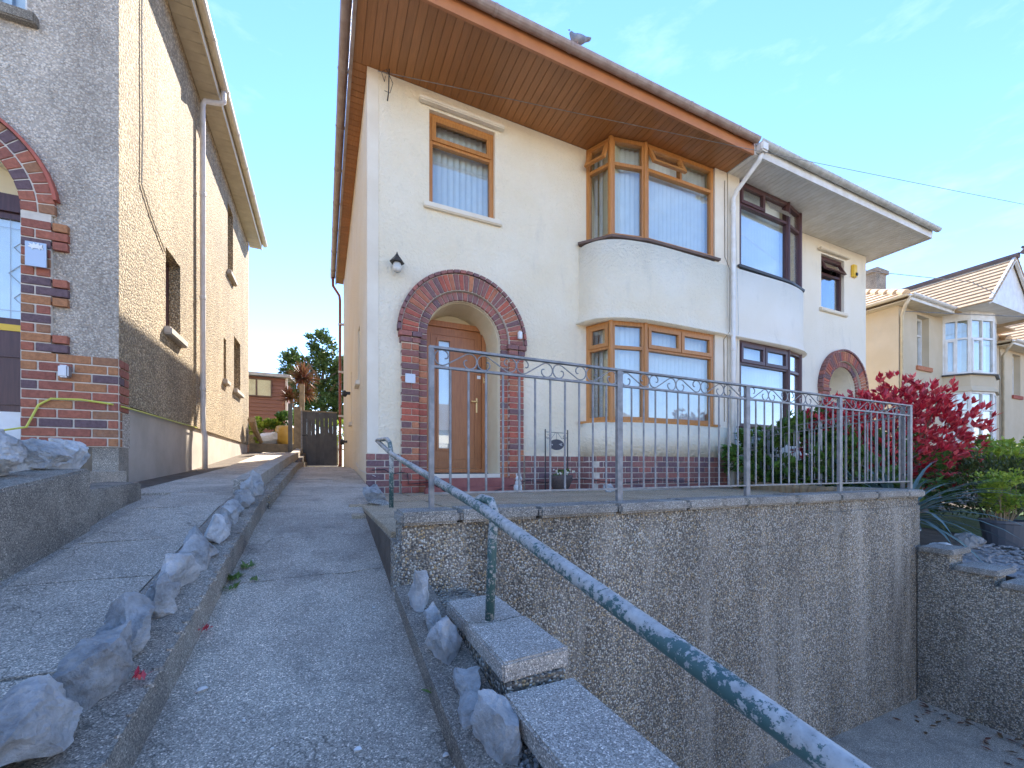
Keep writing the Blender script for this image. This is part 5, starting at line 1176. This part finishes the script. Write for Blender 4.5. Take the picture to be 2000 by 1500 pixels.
# overhead wires
def wire(label, a, b2, sag, r=.008):
    a, b2 = Vector(a), Vector(b2); pts = [a.lerp(b2,i/16)-Vector((0,0,sag*4*(i/16)*(1-i/16))) for i in range(17)]
    return tag(MB().tube(pts,r,5).build('overhead_wire','galvanised'),label,'wire')
wire('overhead wire running from the brown eaves corner out along the street',(.62,5.42,4.98),(40,-2.0,6.2),.25,.004)
wire('overhead wire passing in front of the brown soffit above the bay',(-8,3.2,7.6),(40,-3.6,7.6),.35,.004)
wire('dark telephone wire reaching the corner of the buff house',(14.55,5.95,4.35),(34,-2.5,4.2),.2,.010)
wire('dark telephone wire crossing above the buff house roof',(12.0,7.5,5.9),(34,0,5.4),.25,.010)

# ------------------------------------------------------------------ the street and the houses opposite (behind the viewpoint, mirrored in the windows)
struct(box('road','asphalt',None,-60,80,-11.5,-5.0,-2.4,-2.30)); struct(box('pavement','plain_concrete',None,-60,80,-5.0,-3.0,-2.4,-2.20)); struct(box('pavement','plain_concrete',None,-60,80,-13.5,-11.5,-2.4,-2.20))
for i,(x0,zz) in enumerate([(-20,-.1),(-8,-.2),(4,-.3),(16,-.4),(28,-.5)]):
    h = thing('opposite_house',['','','','',''][i]+'rendered house with tiled hip roof on the opposite side of the street','house',(x0+4.5,-19,-2.3),'houses across the street')
    mb = MB(); hs = [(x0+1.0,x0+3.0,3.3+zz-2,4.7+zz-2),(x0+6,x0+8,3.3+zz-2,4.7+zz-2),(x0+1.0,x0+3.2,.7+zz-2,2.2+zz-2),(x0+6,x0+8,.7+zz-2,2.2+zz-2)]
    wall_boxes(mb,'x',-19,-.25,x0,x0+9,-2.4,3.2+zz,hs); mb.build('front_wall',['white_render','buff_render'][i%2],h)
    MB().box(x0,x0+9,-26,-25.75,-2.4,3.2+zz).box(x0,x0+.25,-25.75,-19.25,-2.4,3.2+zz).box(x0+8.75,x0+9,-25.75,-19.25,-2.4,3.2+zz).build('rear_wall','buff_render',h)
    for (a,b2,z0,z1) in hs: window_unit(h,(b2,-19.1),(a,-19.1),z0,z1,'white_upvc',[(0,.5,0,1,False),(.5,1,0,1,False)],.06,blind=True)
    mb = MB(); mb.add([(x0-.4,-18.6,3.2+zz),(x0+9.4,-18.6,3.2+zz),(x0+9.4,-26.4,3.2+zz),(x0-.4,-26.4,3.2+zz),(x0+3,-22.5,5.8+zz),(x0+6,-22.5,5.8+zz)],[(0,1,5,4),(1,2,5),(2,3,4,5),(3,0,4),(3,2,1,0)]); mb.build('roof','tile_dark',h)
